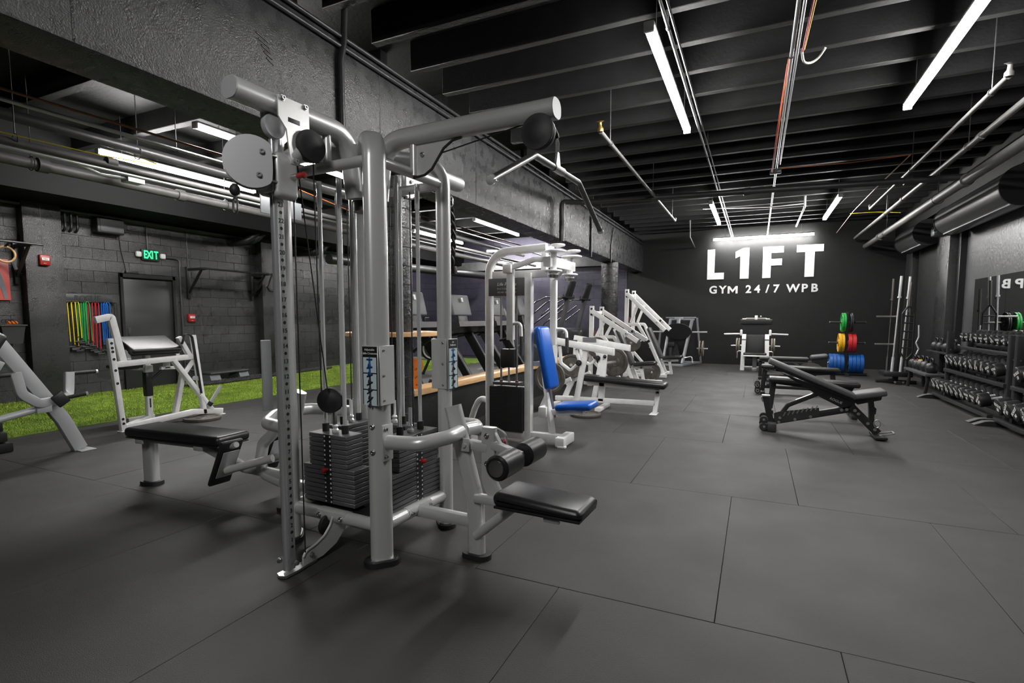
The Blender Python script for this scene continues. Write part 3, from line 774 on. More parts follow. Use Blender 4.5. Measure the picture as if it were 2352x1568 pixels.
pc.p('base_beam', MB().bar((A, 3.70, .06), (B_, 4.15, .06), .06, .06).bar((B_, 3.88, .06), (B_, 4.20, .06), .06, .06), WHT)
foot_plate(pc, (A, 4.90)); 
cp = pc.p('seat_post', MB().bar((B_, 4.15, .06), (B_, 4.15, .92), .065, .065), WHT)
pc.p('seat_sleeve', MB().rbox((B_, 4.15, .50), (.085, .085, .32), .008), BLK, cp)
pc.p('seat_post_label', MB().box((B_ + .034, 4.15, .25), (.001, .018, .12)), PRINTK, cp)
pc.p('seat', MB().rbox((-7.38, 4.02, .735), (.32, .36, .06), .025, None, 3), PAD)
pc.p('seat_bracket', MB().rbox((-7.16, 4.14, .70), (.05, .10, .09), .006).bar((-7.35, 4.06, .70), (-7.14, 4.12, .70), .05, .03), WHT)
rp_ = Matrix.Rotation(R(25), 3, 'Y')
ap = pc.p('arm_pad', MB().rbox((-7.02, 4.09, 1.02), (.40, .62, .075), .03, rp_, 4), PAD)
pc.p('pad_board', MB().rbox((-7.04, 4.09, .975), (.36, .58, .016), .004, rp_), BLK, ap)
for y in (3.80, 4.40): pc.p('pad_strut', MB().bar((-6.95, y, .85), (-6.98, y, .97), .05, .03), WHT)
pc.p('right_post', MB().bar((A, 4.66, .05), (A, 4.55, 1.13), .055, .07, (1, 0, 0)), WHT)
pc.p('short_post', MB().bar((A, 4.50, .84), (A, 4.36, 1.11), .055, .065, (1, 0, 0)), WHT)
pc.p('diagonal_beam', MB().bar((A, 4.27, .82), (A, 4.77, .09), .055, .075, (1, 0, 0)), WHT)
pc.p('stub_post', MB().bar((A - .1, 4.33, .10), (A - .05, 4.43, .66), .055, .07, (1, 0, 0)), WHT)
pc.p('tie_beam', MB().bar((A - .02, 4.44, .64), (A, 4.60, .86), .04, .05), WHT)
pc.p('strap', MB().sweep(fillet([V((A + .045, 4.37, 1.02)), V((A + .045, 4.42, 1.17)), V((A + .045, 4.51, 1.12)), V((A + .045, 4.57, .62)), V((A + .045, 4.60, .34))], .06), rrsec(.05, .012, .004, 2), (1, 0, 0)), RUB)
ho = pc.p('weight_horn', MB().rod((A + .03, 4.72, .17), (A + .10, 4.85, .42), .024, 16), CHR)
pc.p('horn_collar', MB().rod((A + .03, 4.71, .16), (A + .045, 4.74, .20), .036, 16), RUB, ho)
yk = pc.p('handle_yoke', MB().rbox((-7.0, 4.28, .75), (.05, .07, .10), .006).bar((-7.0, 4.20, .71), (-7.0, 4.42, .70), .05, .04), WHT)
for a, b in (((-7.0, 4.43, .70), (-6.95, 4.66, .62)), ((-7.0, 4.22, .68), (-7.02, 4.10, .58))):
    pc.p('handle_grip', MB().rod(a, b, .016, 12), RUB, yk)
pc.p('roller_stop', MB().rod((A - .02, 4.56, .55), (A + .05, 4.56, .55), .03, 14), SILG)
def weight_plate(c, d, r, lab, th=.035, m=None, par=None, grp='iron weight plates'):
    o = obj('weight_plate', MB().lathe([(.026, -th / 2), (r * .32, -th / 2), (r * .36, -th * .25), (r * .78, -th * .25), (r * .82, -th / 2), (r * .98, -th / 2), (r, -th * .35), (r, th * .35), (r * .98, th / 2), (r * .82, th / 2), (r * .78, th * .25), (r * .36, th * .25), (r * .32, th / 2), (.026, th / 2), (.026, -th / 2)], (0, 0, 0), (0, 0, 1), 40), m or IRN, None, lab, 'weight plate', grp, org=(0, 0, 0))
    o.location = c; o.rotation_euler = rot_to(d).to_euler(); return o
weight_plate((-6.70, 4.53, .02), (0, 0, 1), .225, 'iron weight plate lying flat on the floor by the curl machine', .038)

# ------------------------------------------------------------------ grey machine cut by the left edge of the frame
gm_ = Thing('rowing_machine_frame', 'grey steel row machine with a curved yoke, cut by the left frame edge', 'gym machine', (-6.3, 2.5, 0), world=True)
gm_.p('main_beam', MB().path([(-6.3, 2.12, 1.52), (-6.3, 2.62, .655), (-6.3, 2.80, .34), (-6.3, 2.93, .02)], .075, .12, (1, 0, 0), fr=.25), SILG)
gm_.p('foot_plate', MB().rbox((-6.27, 2.95, .006), (.20, .14, .012), .003), SILG)
yo = gm_.p('yoke', MB().path([(-6.12, 2.385, .86), (-6.12, 2.42, .66), (-6.14, 2.55, .55), (-6.22, 2.76, .555), (-6.42, 2.92, .56), (-6.45, 2.95, .80)], .055, .085, (1, 0, .0), r=.012, fr=.1), SILG)
for a, b in (((-6.12, 2.39, .845), (-6.10, 2.12, .84)), ((-6.45, 2.94, .785), (-6.45, 3.19, .785)), ((-6.16, 2.70, .565), (-6.10, 2.92, .60))):
    d = (V(b) - V(a)).normalized()
    g = gm_.p('grip', MB().rod(a, b, .019, 14), RUB, yo); gm_.p('grip_cap', MB().rod(b, V(b) + d * .018, .021, 14), CHR, yo)
gm_.p('pivot_block', MB().rbox((-6.13, 2.72, .57), (.03, .11, .13), .01, Matrix.Rotation(R(35), 3, 'X')), BLK)
gm_.p('pivot_bracket', MB().rbox((-6.2, 2.60, .49), (.10, .12, .07), .006).bar((-6.2, 2.62, .50), (-6.25, 2.78, .54), .06, .05), SILG)
gm_.p('lower_tube', MB().rod((-6.2, 1.85, .36), (-6.2, 2.60, .50), .032, 14), SILG)
gm_.p('rear_post', MB().bar((-6.35, 1.70, .0), (-6.35, 2.16, 1.46), .07, .10, (1, 0, 0)), SILG)
cpd = gm_.p('chest_pad', MB().rbox((-6.42, 2.31, 1.11), (.34, .13, .26), .045, Matrix.Rotation(R(-30), 3, 'X'), 4), PAD)
gm_.p('pad_plate', MB().rbox((-6.40, 2.29, .95), (.28, .16, .09), .01, Matrix.Rotation(R(-30), 3, 'X')), SILG, cpd)
bs = Thing('step_stack', 'stack of dark rubber steps behind the grey machine at the left edge', 'step', (-7.05, 2.25, 0), world=True)
for i, (h, dy) in enumerate(((.0, 0), (.11, -.04), (.22, -.07))): bs.p('step', MB().rbox((-7.05, 2.30 + dy, h + .05), (.45, .62, .10), .015), RUB)

# ------------------------------------------------------------------ white chest fly machine with blue pads
pf_ = Thing('chest_fly_machine', 'white chest fly machine with bright blue seat and back pad', 'gym machine', (-2.3, 5.35, 0), world=True)
Y0 = 5.2
pf_.p('frame_hoop', MB().path([(-2.70, Y0, .0), (-2.70, Y0, 2.075), (-2.02, Y0, 2.10)], .075, .085, (0, 1, 0), r=.022, fr=.24, n=8), WHT)
pf_.p('right_post', MB().bar((-2.22, Y0, .02), (-2.22, Y0, 1.84), .075, .085), WHT)
pf_.p('top_beam', MB().bar((-2.74, Y0 + .02, 1.83), (-2.0, Y0 + .02, 1.83), .07, .08), WHT)
pf_.p('base_beam', MB().bar((-2.74, Y0, .08), (-1.80, Y0, .075), .08, .09), WHT)
pf_.p('base_beam', MB().bar((-2.72, Y0, .06), (-2.72, Y0 + .55, .06), .08, .09), WHT)
pf_.p('cross_foot', MB().rbox((-1.82, Y0 + .05, .06), (.10, .35, .10), .01), WHT)
pf_.p('cross_foot', MB().rbox((-1.80, Y0 - .10, .012), (.09, .06, .022), .006), WHT)
pf_.p('guard_tube', MB().path([(-3.05, Y0 + .1, .02), (-2.95, Y0 + .1, .30), (-2.87, Y0 + .08, .44), (-2.72, Y0 + .04, .42)], .05, .07, (0, 1, 0), r=.02, fr=.12), WHT)
hp = pf_.p('header_panel', MB().rbox((-2.465, Y0 - .03, 1.695), (.45, .02, .19), .004), mat('dark_grey_panel', (.085, .085, .085), .5))
tx = MB(); put_text(tx, 'Life Fitness', .052, (-2.465, Y0 - .041, 1.725), (1, 0, .0), (0.28, 0, 1)); pf_.p('brand_text', tx, PRINTW, hp)
tx = MB(); put_text(tx, 'PECTORAL FLY/', .026, (-2.465, Y0 - .041, 1.675), (1, 0, 0), (0, 0, 1), space=1.35); put_text(tx, 'REAR DELTOID', .026, (-2.465, Y0 - .041, 1.638), (1, 0, 0), (0, 0, 1), space=1.35); pf_.p('model_text', tx, LBL, hp)
wpm = MB().rbox((0, 0, 0), (.40, .13, .035), .0006, None, 1).mesh('weight_plate'); wpm.materials.append(mat('stack_plate_dark', (.028, .030, .030), .45))
hole = MB().disc((0, 0, 0), (0, 1, 0), .006, .003, 10).mesh('plate_hole'); hole.materials.append(PRINTK)
for i in range(14):
    o = pf_.p('weight_plate', wpm, None); o.location = V((-2.47, Y0, .13 + .0352 * i)) - pf_.org
    q = pf_.p('plate_hole', hole, None, o); q.location = (0, -.0655, 0)
pf_.p('top_weight', MB().rbox((-2.47, Y0, .640), (.32, .125, .035), .004), STK)
for x in (-2.555, -2.365): pf_.p('guide_rod', MB().rod((x, Y0, .1), (x, Y0, 1.62), .011, 12), STL)
for x in (-2.555, -2.365): pf_.p('rod_bushing', MB().rod((x, Y0, .655), (x, Y0, .67), .02, 12), RED)
pf_.p('add_on_weight', MB().rbox((-2.455, Y0, .92), (.17, .11, .20), .006), mat('dark_steel_block', (.03, .03, .03), .45))
pf_.p('selector_rod', MB().rod((-2.46, Y0, .65), (-2.46, Y0, .82), .011, 12), CHR)
pf_.p('cable', MB().rod((-2.46, Y0, 1.0), (-2.46, Y0, 1.8), .004, 8), BLK)
# overhead pivots, cams and swinging arms
for (y, zz) in ((5.08, 0), (5.60, .0)):
    hb = pf_.p('pivot_hub', MB().lathe([(0, 1.80), (.05, 1.80), (.05, 1.83), (.035, 1.84), (.035, 2.03), (0, 2.03)], (-1.90, y, 0), (0, 0, 1), 18), WHT)
    pf_.p('cam_plate', MB().rdisc((-1.90, y, 1.84), (0, 0, 1), .09, .02, .005), WHT, hb)
    pf_.p('cam_plate', MB().rdisc((-1.88, y, 2.035), (0, 0, 1), .115, .018, .005), WHT, hb)
    pf_.p('cam_wheel', MB().rdisc((-1.86, y + .02, 2.10), (0, 0, 1), .075, .02, .005), WHT, hb)
    pf_.p('hub_ring', MB().lathe([(.03, 1.775), (.05, 1.77), (.055, 1.80), (.03, 1.805), (.03, 1.775)], (-1.90, y, 0), (0, 0, 1), 18), STL, hb)
pf_.p('pivot_beam', MB().bar((-1.94, Y0 - .2, 1.93), (-1.90, 5.68, 1.93), .08, .10), WHT)
pf_.p('stub_upright', MB().bar((-2.10, 5.35, 1.86), (-2.10, 5.35, 2.13), .06, .08), WHT)
na = pf_.p('swing_arm', MB().path([(-1.90, 5.08, 1.95), (-2.08, 5.02, 1.96), (-2.33, 4.98, 1.88)], .05, .06, (0, 0, 1), fr=.03), WHT)
pf_.p('arm_bar', MB().bar((-2.345, 5.0, 1.13), (-2.345, 5.0, 1.93), .06, .075, (1, 0, 0)), WHT)
pf_.p('arm_joint', MB().rbox((-2.36, 4.97, 1.87), (.10, .08, .09), .012), WHT, na)
gr = pf_.p('handle', MB().tube(fillet([(-2.31, 4.99, 1.30), (-2.22, 4.98, 1.31), (-2.21, 4.98, 1.10)], .05), .018, 12), WHT)
pf_.p('grip', MB().rod((-2.21, 4.98, 1.17), (-2.21, 4.98, .97), .022, 12), PADG, gr)
pf_.p('grip_peg', MB().rod((-2.38, 4.99, 1.14), (-2.46, 4.97, 1.125), .015, 12), RUB)
pf_.p('swing_arm', MB().path([(-1.90, 5.60, 1.95), (-2.05, 5.75, 1.9), (-2.17, 5.85, 1.82)], .05, .06, (0, 0, 1), fr=.03), WHT)
pf_.p('arm_bar', MB().bar((-2.18, 5.85, 1.04), (-2.18, 5.85, 1.84), .06, .075, (1, 0, 0)), WHT)
gr = pf_.p('handle', MB().tube(fillet([(-2.14, 5.85, 1.23), (-2.02, 5.85, 1.23), (-2.01, 5.85, 1.06)], .06), .018, 12), WHT)
pf_.p('grip', MB().rod((-2.01, 5.85, 1.13), (-2.01, 5.85, .95), .022, 12), PADG, gr)
bpm = Matrix.Rotation(R(-11.5), 3, 'Y')
pf_.p('back_pad', MB().rbox((-2.06, 5.32, .93), (.085, .31, .69), .04, bpm, 4), BLU)
smm = Matrix.Rotation(R(-5), 3, 'Y')
se = pf_.p('seat', MB().rbox((-1.71, 5.30, .425), (.40, .32, .075), .035, smm, 4), BLU)
pf_.p('seat_frame', MB().bar((-2.08, 5.28, .335), (-1.62, 5.28, .375), .08, .06).rbox((-2.06, 5.26, .345), (.09, .14, .11), .005), WHT, se)
pf_.p('back_post', MB().bar((-1.95, 5.22, .10), (-2.13, 5.36, 1.0), .055, .065), WHT)
pf_.p('back_post_slide', MB().bar((-1.95, 5.27, .28), (-2.02, 5.29, .62), .035, .035), STL)
pf_.p('back_link', MB().bar((-2.10, 5.32, .86), (-2.22, Y0 + .03, .86), .04, .05), WHT)
weight_plate((-2.12, 6.98, .02), (0, 0, 1), .215, 'iron weight plate lying flat on the floor beside the blue seat', .04)

# ------------------------------------------------------------------ white plate-loaded bench press
bp_ = Thing('bench_press_machine', 'white plate-loaded bench press with a long low black bench pad', 'gym machine', (-1.9, 7.5, 0), world=True)
yc = 7.5
bp_.p('bench_pad', MB().rbox((-1.71, yc, .445), (1.22, .30, .085), .036, Matrix.Rotation(R(3.2), 3, 'Y'), 4), PAD)
bp_.p('bench_rail', MB().bar((-2.3, yc, .405), (-1.2, yc, .325), .07, .06), WHT)
l = bp_.p('end_leg', MB().bar((-1.26, yc, .01), (-1.22, yc, .33), .07, .06, (1, 0, 0)), WHT); foot_plate(bp_, (-1.27, yc), l, s=(.10, .22))
bp_.p('base_beam', MB().bar((-2.75, yc, .14), (-1.26, yc, .155), .07, .065), WHT)
bp_.p('base_cross', MB().bar((-2.70, yc - .55, .06), (-2.70, yc + .55, .06), .08, .08), WHT)
bp_.p('base_cross', MB().bar((-2.04, yc - .18, .03), (-2.04, yc + .35, .03), .09, .05), WHT)
bp_.p('center_post', MB().bar((-2.04, yc, .14), (-2.0, yc, .86), .07, .085, (1, 0, 0)), WHT)
bp_.p('post_brace', MB().bar((-2.02, yc, .80), (-2.22, yc, .95), .05, .06), WHT)
bp_.p('stop_knob', MB().ball((-1.98, yc - .05, .80), .028, 12), RUB)
for s_, nm in ((-1, 'near'), (1, 'far')):
    yy = yc + s_ * .48
    arm_ = bp_.p('press_arm', MB().bar((-2.62, yy, 1.04), (-1.74, yy + s_ * .02, .90), .07, .095), WHT)
    bp_.p('arm_label', MB().box((-2.36, yy - .036, 1.02), (.22, .002, .07)), mat('grey_label', (.16, .16, .17), .5), arm_)
    bp_.p('arm_end_cap', MB().rbox((-1.74, yy + s_ * .02, .90), (.02, .074, .10), .006), WHT, arm_)
    lg = bp_.p('side_leg', MB().bar((-2.30, yy, .02), (-2.12, yy, .98), .06, .075, (1, 0, 0)), WHT); foot_plate(bp_, (-2.30, yy), lg)
    bp_.p('rear_leg', MB().bar((-2.80, yy, .02), (-2.62, yy, .42), .06, .08, (1, 0, 0)), WHT)
    bp_.p('rear_leg', MB().bar((-2.75, yy, .30), (-2.35, yy, .50), .05, .06), WHT)
    bp_.p('rear_post', MB().bar((-2.62, yy, .40), (-2.58, yy, 1.08), .06, .07, (1, 0, 0)), WHT)
    bk = bp_.p('bumper_bracket', MB().path([(-2.52, yy, .96), (-2.50, yy, .72), (-2.36, yy, .62), (-2.22, yy, .74), (-2.28, yy, .93)], .05, .04, (0, 1, 0), fr=.03), WHT)
    hr = bp_.p('handle', MB().rod((-2.22, yy - .12, .735), (-2.22, yy + .02, .735), .024, 14), RUB)
    bp_.p('handle_ring', MB().rdisc((-2.22, yy - .05, .735), (0, 1, 0), .042, .02, .004), RUB, hr)
    bp_.p('weight_horn', MB().rod((-2.62, yy - .16, .62), (-2.62, yy + .16, .62), .024, 14), CHR)
    for i, x in enumerate((-2.60, -2.60)): bp_.p('bolt', Bolts([V((-2.60, yy - .037, .50 + .1 * i))], (0, -1, 0), .014, .012), RUB)
weight_plate((-2.62, yc - .60, .52), (0, 1, 0), .225, 'large iron weight plate hanging behind the blue back pad', .04)
weight_plate((-2.62, yc - .55, .54), (0, 1, 0), .19, 'smaller iron weight plate behind the large one near the blue pad', .035)
weight_plate((-2.62, yc + .36, .60), (0, 1, 0), .19, 'iron weight plate on the far horn of the bench press machine', .04)
bp_.p('weight_horn', MB().rod((-2.10, yc + .48, .66), (-1.98, yc + .86, .66), .024, 14), CHR)
weight_plate((-2.02, 8.25, .66), (.3, .95, 0), .225, 'dull iron weight plate upright behind the bench press post', .04)

# ------------------------------------------------------------------ two white incline chest presses
def incline(name, label, yc, x0, zt, ze, xe, xs=0.):
    t = Thing(name, label, 'gym machine', (x0 + .6, yc, 0), world=True)
    for s_ in (-1, 1):
        yy = yc + s_ * .37
        up = t.p('rear_upright', MB().bar((x0, yy, .02), (x0 + .02, yy, zt), .06, .085, (1, 0, 0)), WHT)
        foot_plate(t, (x0, yy), up)
        for z in (zt - .06, zt - .17): t.p('bolt', Bolts([V((x0 + .02, yy - .031, z))], (0, -1, 0), .018, .012), RUB, up)
        a = V((x0 + .03, yy + s_ * .05, zt - .10)); b = V((xe, yy + s_ * .02, ze))
        ar = t.p('press_arm', MB().bar(a, b, .06, .09), WHT)
        d = (b - a).normalized()
        t.p('arm_cap', MB().bar(b, b + d * .015, .065, .095), WHT, ar)
        h = t.p('handle', MB().rod(b - d * .22 + V((0, -.16, .02)), b - d * .22 + V((0, .16, .02)), .018, 12), STL, ar)
        t.p('handle_knob', MB().ball(b - d * .30 + V((0, -s_ * .05, .0)), .03, 10), RUB, ar)
        m = a.lerp(b, .28)
        t.p('arm_link', MB().bar(m + V((0, -s_ * .03, -.03)), (x0 + .12, yy, zt * .62), .05, .06), WHT)
        t.p('side_brace', MB().path([(x0 + .02, yy, zt * .60), (x0 + .28, yy, zt * .60), (x0 + .50, yy, zt * .42)], .05, .07, (0, 1, 0), fr=.05), WHT)
        t.p('lower_brace', MB().bar((x0 + .02, yy, .55), (x0 + .42, yy, .10), .05, .06), WHT)
        t.p('front_leg', MB().bar((x0 + .52, yy * .5 + yc * .5, .80), (x0 + .86, yy * .5 + yc * .5, .04), .05, .075, (1, 0, 0)), WHT)
        t.p('weight_horn', MB().rod((x0 + .18, yy, .78), (x0 + .18, yy + s_ * .25, .80), .022, 12), CHR)
        t.p('base_beam', MB().bar((x0, yy, .05), (x0 + 1.3 + xs, yy, .05), .07, .08), WHT)
    t.p('cross_tube', MB().bar((x0 + .01, yc - .32, zt - .13), (x0 + .01, yc + .32, zt - .13), .06, .06).bar((x0, yc - .3, .62), (x0, yc + .3, .62), .06, .06), WHT)
    t.p('cross_tube', MB().bar((x0 + .86, yc - .3, .06), (x0 + .86, yc + .3, .06), .06, .06), WHT)
    bpm = Matrix.Rotation(R(-24), 3, 'Y')
    t.p('back_pad', MB().rbox((x0 + .62, yc, .78), (.075, .28, .78), .035, bpm, 3), PADG)
    t.p('pad_spine', MB().rbox((x0 + .56, yc, .74), (.05, .06, .86), .006, bpm), WHT)
    t.p('seat', MB().rbox((x0 + 1.02, yc, .45), (.44, .32, .075), .033, Matrix.Rotation(R(-5), 3, 'Y'), 3), PAD)
    t.p('seat_bracket', MB().bar((x0 + .72, yc, .36), (x0 + 1.15, yc, .39), .06, .05), WHT)
    t.p('seat_post', MB().bar((x0 + 1.0, yc, .06), (x0 + .95, yc, .38), .06, .06), WHT)
    lb_ = t.p('label_plate', MB().rbox((x0 + .08, yc - .34, zt * .66), (.19, .004, .085), .001, None, 1), mat('dark_red_label', (.16, .05, .045), .5))
    return t
incline('incline_press', 'white incline press with a dark red label behind the bench press', 10.55, -3.0, 1.60, .92, -2.07)
weight_plate((-2.82, 10.0, .79), (0, 1, 0), .20, 'iron weight plate on the near horn of the first incline press', .04)
weight_plate((-2.82, 11.1, .79), (0, 1, 0), .20, 'iron weight plate on the far horn of the first incline press', .04)
incline('incline_press', 'taller white incline press nearest the far column', 12.5, -2.74, 2.02, 1.09, -1.86, -.35)
weight_plate((-2.56, 11.98, .79), (0, 1, 0), .20, 'iron weight plate on the near horn of the taller incline press', .04)
weight_plate((-1.98, 11.3, .21), (.6, -.8, 0), .20, 'iron weight plate leaning low between the two incline presses', .04)

rk_ = Thing('foam_grip', 'small dark red foam grip lying on the floor behind the thigh rollers', 'grip', (-2.41, 5.0, 0), R(30))
rk_.p('foam', MB().rod((0, -.06, .025), (0, .06, .025), .025, 14), mat('dark_red_foam', (.25, .01, .03), .6, bump=.4, bscale=80))
rk_.p('cap', MB().rod((0, .06, .025), (0, .07, .025), .018, 12), PADG)
# ------------------------------------------------------------------ left wall: door, sign, alarms, bands
XW = XL + .022
d1 = Thing('door_1', 'dark grey steel door under the exit sign', None, (XW, 6.31, 0), world=True, kind='structure')
DG = mat('dark_grey_door_paint', (.022, .0225, .023), .45)
d1.p('leaf', MB().rbox((XW - .02, 6.31, 1.06), (.04, .92, 2.10), .004), DG)
for a, b in (((XW + .0, 5.80, 0), (XW + .05, 5.85, 2.19)), ((XW, 6.77, 0), (XW + .05, 6.82, 2.19)), ((XW, 5.80, 2.12), (XW + .05, 6.82, 2.19))):
    d1.p('door_frame', MB().span(a, b), PAINTF)
hd = d1.p('handle', MB().rod((XW, 5.93, .98), (XW + .05, 5.93, .98), .012, 10).rod((XW + .05, 5.93, .98), (XW + .05, 6.05, .98), .011, 10), BLK)
d1.p('lock_plate', MB().rbox((XW + .004, 5.93, 1.06), (.01, .05, .22), .003), BLK, hd)
d1.p('kick_gap', MB().span((XW - .04, 5.84, 0), (XW + .03, 6.78, .012)), BLK)
d1.p('door_closer', MB().rbox((XW + .03, 6.02, 2.22), (.05, .22, .05), .006), BLK)
ex = Thing('exit_sign', 'lit green EXIT sign with twin emergency heads above the door', 'exit sign', (XW + .03, 6.37, 2.47), world=True)
EXX = XW + .03
ex.p('case', MB().rbox((EXX, 6.37, 2.575), (.05, .33, .21), .008), BLK)
ex.p('face', MB().box((EXX + .027, 6.37, 2.575), (.004, .30, .18)), mat('exit_panel_dark_green', (.0, .02, .012), .4))
for i_, ch_ in enumerate('EXIT'):
    tx = MB(); put_text(tx, ch_, .21, (EXX + .031, 6.265 + .071 * i_ - (.012 if ch_ == 'I' else 0) + (.0 if ch_ != 'T' else -.012), 2.575), (0, 1, 0), (0, 0, 1), off=.006, sx=.62, extr=.002); ex.p('letter', tx, mat('exit_letter_glow', (.03, .75, .27), .5, emit=1.1))
for s_ in (-1, 1):
    h_ = ex.p('emergency_head', MB().rbox((EXX + .02, 6.37 + s_ * .225, 2.575), (.07, .09, .10), .02, None, 3), WHT)
    ex.p('head_lens', MB().rbox((EXX + .056, 6.37 + s_ * .225, 2.575), (.006, .07, .075), .002), mat('lamp_lens', (.6, .62, .62), .15), h_)
ex.p('conduit', MB().tube(fillet([(EXX, 6.60, 2.56), (EXX, 6.93, 2.56), (EXX - .01, 6.95, .05)], .08), .016, 10), PIPE)
ex.p('conduit', MB().rod((EXX - .01, 6.33, 2.68), (EXX - .01, 6.33, 3.2), .015, 10), PIPE)
def alarm(y, z, lab, up):
    t = Thing('fire_alarm', lab, 'fire alarm', (XW + .03, y, z - .09), world=True)
    x0 = XL + (.20 if y < 4.9 else .022) + .03
    t.p('case', MB().rbox((x0, y, z), (.07, .145, .17), .015, None, 3), RED)
    t.p('pull_bar', MB().rbox((x0 + .04, y, z + .015), (.02, .10, .045), .004), PRINTW)
    tx = MB(); put_text(tx, 'FIRE', .032, (x0 + .052, y, z + .015), (0, 1, 0), (0, 0, 1)); t.p('text', tx, RED)
    t.p('lower_text', put_text(MB(), 'PULL', .02, (x0 + .037, y, z - .055), (0, 1, 0), (0, 0, 1)), PRINTW)
    t.p('conduit', MB().rod((x0 - .03, y, z + .08), (x0 - .03, y, 3.2), .013, 10), PIPE)
alarm(4.60, 2.30, 'red fire alarm box high on the concrete pilaster at left', 3.2)
alarm(7.13, 1.36, 'red fire alarm pull box right of the exit door', 3.2)
# resistance band rack
rk = Thing('band_rack', 'dark wall plate with raised lettering holding coloured resistance bands', 'wall rack', (XW, 5.30, 1.62), world=True)
pl_ = rk.p('plate', MB().rbox((XW + .01, 5.30, 1.70), (.012, .74, .15), .004), mat('dark_steel_plate', (.035, .036, .037), .4, .3))
for i_, ch_ in enumerate('ROGUE'): rk.p('letter', put_text(MB(), ch_, .14, (XW + .018, 5.11 + .085 * i_, 1.70), (0, 1, 0), (0, 0, 1), off=.003, sx=.9, extr=.002), PRINTK, pl_)
rk.p('hook_rail', MB().rbox((XW + .045, 5.30, 1.645), (.08, .76, .012), .002), BLK)
for i in range(11): rk.p('peg', MB().rod((XW + .03, 5.0 + .06 * i, 1.64), (XW + .10, 5.0 + .06 * i, 1.65), .006, 8), BLK)
bcols = [('yellow', (.75, .55, .01), 5.03, 3, .78), ('green', (.02, .30, .07), 5.18, 4, .80), ('red', (.58, .02, .03), 5.335, 3, .86), ('blue', (.01, .12, .48), 5.50, 4, .82), ('black', (.015, .015, .015), 5.64, 2, .80)]
rb_ = random.Random(5)
for nm, cc, y0, n, ln in bcols:
    bm_ = mat('band_' + nm, cc, .35)
    for i in range(n):
        ya = y0 - .05 + .10 * (i / max(1, n - 1)); dl = rb_.uniform(-.10, .05); wd = rb_.uniform(.022, .034); xx = XW + .05 + .012 * i
        zt2 = 1.655; zb2 = zt2 - ln - dl; jy = rb_.uniform(-.02, .02)
        t = Thing('resistance_band', '%s resistance tube band, %s of the %s ones from the left' % (nm, ORD[i], nm), 'resistance band', (xx, ya, zb2), world=True, group='resistance bands on the wall rack')
        t.p('tube', MB().tube(fillet([(xx, ya - wd + jy, zb2 + .07), (xx, ya - wd, zt2 - .05), (xx, ya, zt2 + .01), (xx, ya + wd, zt2 - .05), (xx, ya + wd + jy * .6, zb2 + .04)], .03, 4), .0075, 7), bm_)
        for s_ in (-1, 1):
            q = V((xx + .01, ya + s_ * wd + jy, zb2 + (.07 if s_ < 0 else .04)))
            h_ = t.p('strap', MB().tube([q, q + V((0, -.045, -.085)), q + V((0, .045, -.085)), q], .005, 6), RUB)
            t.p('handle', MB().rod(q + V((0.004, -.055, -.088)), q + V((.004, .055, -.088)), .0125, 10), mat('handle_foam', (.03, .03, .032), .45), h_)
# speaker box
sp_ = Thing('wall_speaker', 'black wall speaker box high above the resistance bands', 'speaker', (XW + .1, 5.62, 2.88), world=True)
sp_.p('cabinet', MB().rbox((XW + .10, 5.62, 3.0), (.20, .44, .26), .02, None, 3), BLK)
sp_.p('grille', MB().rbox((XW + .203, 5.64, 3.01), (.012, .38, .22), .006), mat('grille_grey', (.06, .06, .065), .5))
sp_.p('wire', MB().tube(fillet([(XW + .02, 5.84, 2.9), (XW + .02, 5.86, 2.6), (XW + .02, 5.93, 2.25)], .1), .007, 6), BLK)
# wall mounted pull-up bars
def pullup(y0, y1, z, lab, out=.62):
    t = Thing('pullup_bar', lab, 'pull-up bar', (XW, (y0 + y1) / 2, z - .6), world=True)
    for y in (y0, y1):
        b = t.p('bracket', MB().rbox((XW + .03, y, z - .27), (.06, .06, .66), .005), BLK)
        t.p('bracket_arm', MB().bar((XW + .04, y, z), (XW + out, y, z), .05, .05), BLK, b)
        t.p('bracket_brace', MB().bar((XW + .05, y, z - .48), (XW + out * .75, y, z - .02), .04, .04), BLK, b)
    t.p('bar', MB().rod((XW + out, y0 - .12, z), (XW + out, y1 + .12, z), .017, 12), mat('worn_black_bar', (.07, .07, .07), .3, .7))
pullup(7.10, 8.62, 2.36, 'black wall-mounted pull-up bar right of the exit door')
pullup(3.3, 4.30, 2.50, 'black wall-mounted pull-up bar at the left frame edge')
bg = Thing('suspension_strap', 'black suspension strap sling hanging from the right end of the pull-up bar', 'strap', (XW + .62, 8.70, 1.95), world=True)
x = XW + .62
bg.p('webbing', MB().path([(x, 8.70, 2.39), (x, 8.62, 2.20), (x, 8.58, 2.06)], .008, .035, (1, 0, 0), r=.003).path([(x, 8.70, 2.39), (x, 8.76, 2.2), (x, 8.84, 2.08)], .008, .05, (1, 0, 0), r=.003), RUB)
bg.p('sling', MB().path([(x, 8.56, 2.08), (x, 8.62, 1.99), (x, 8.76, 1.98), (x, 8.86, 2.09)], .05, .06, (1, 0, 0), r=.02, fr=.05), RUB)
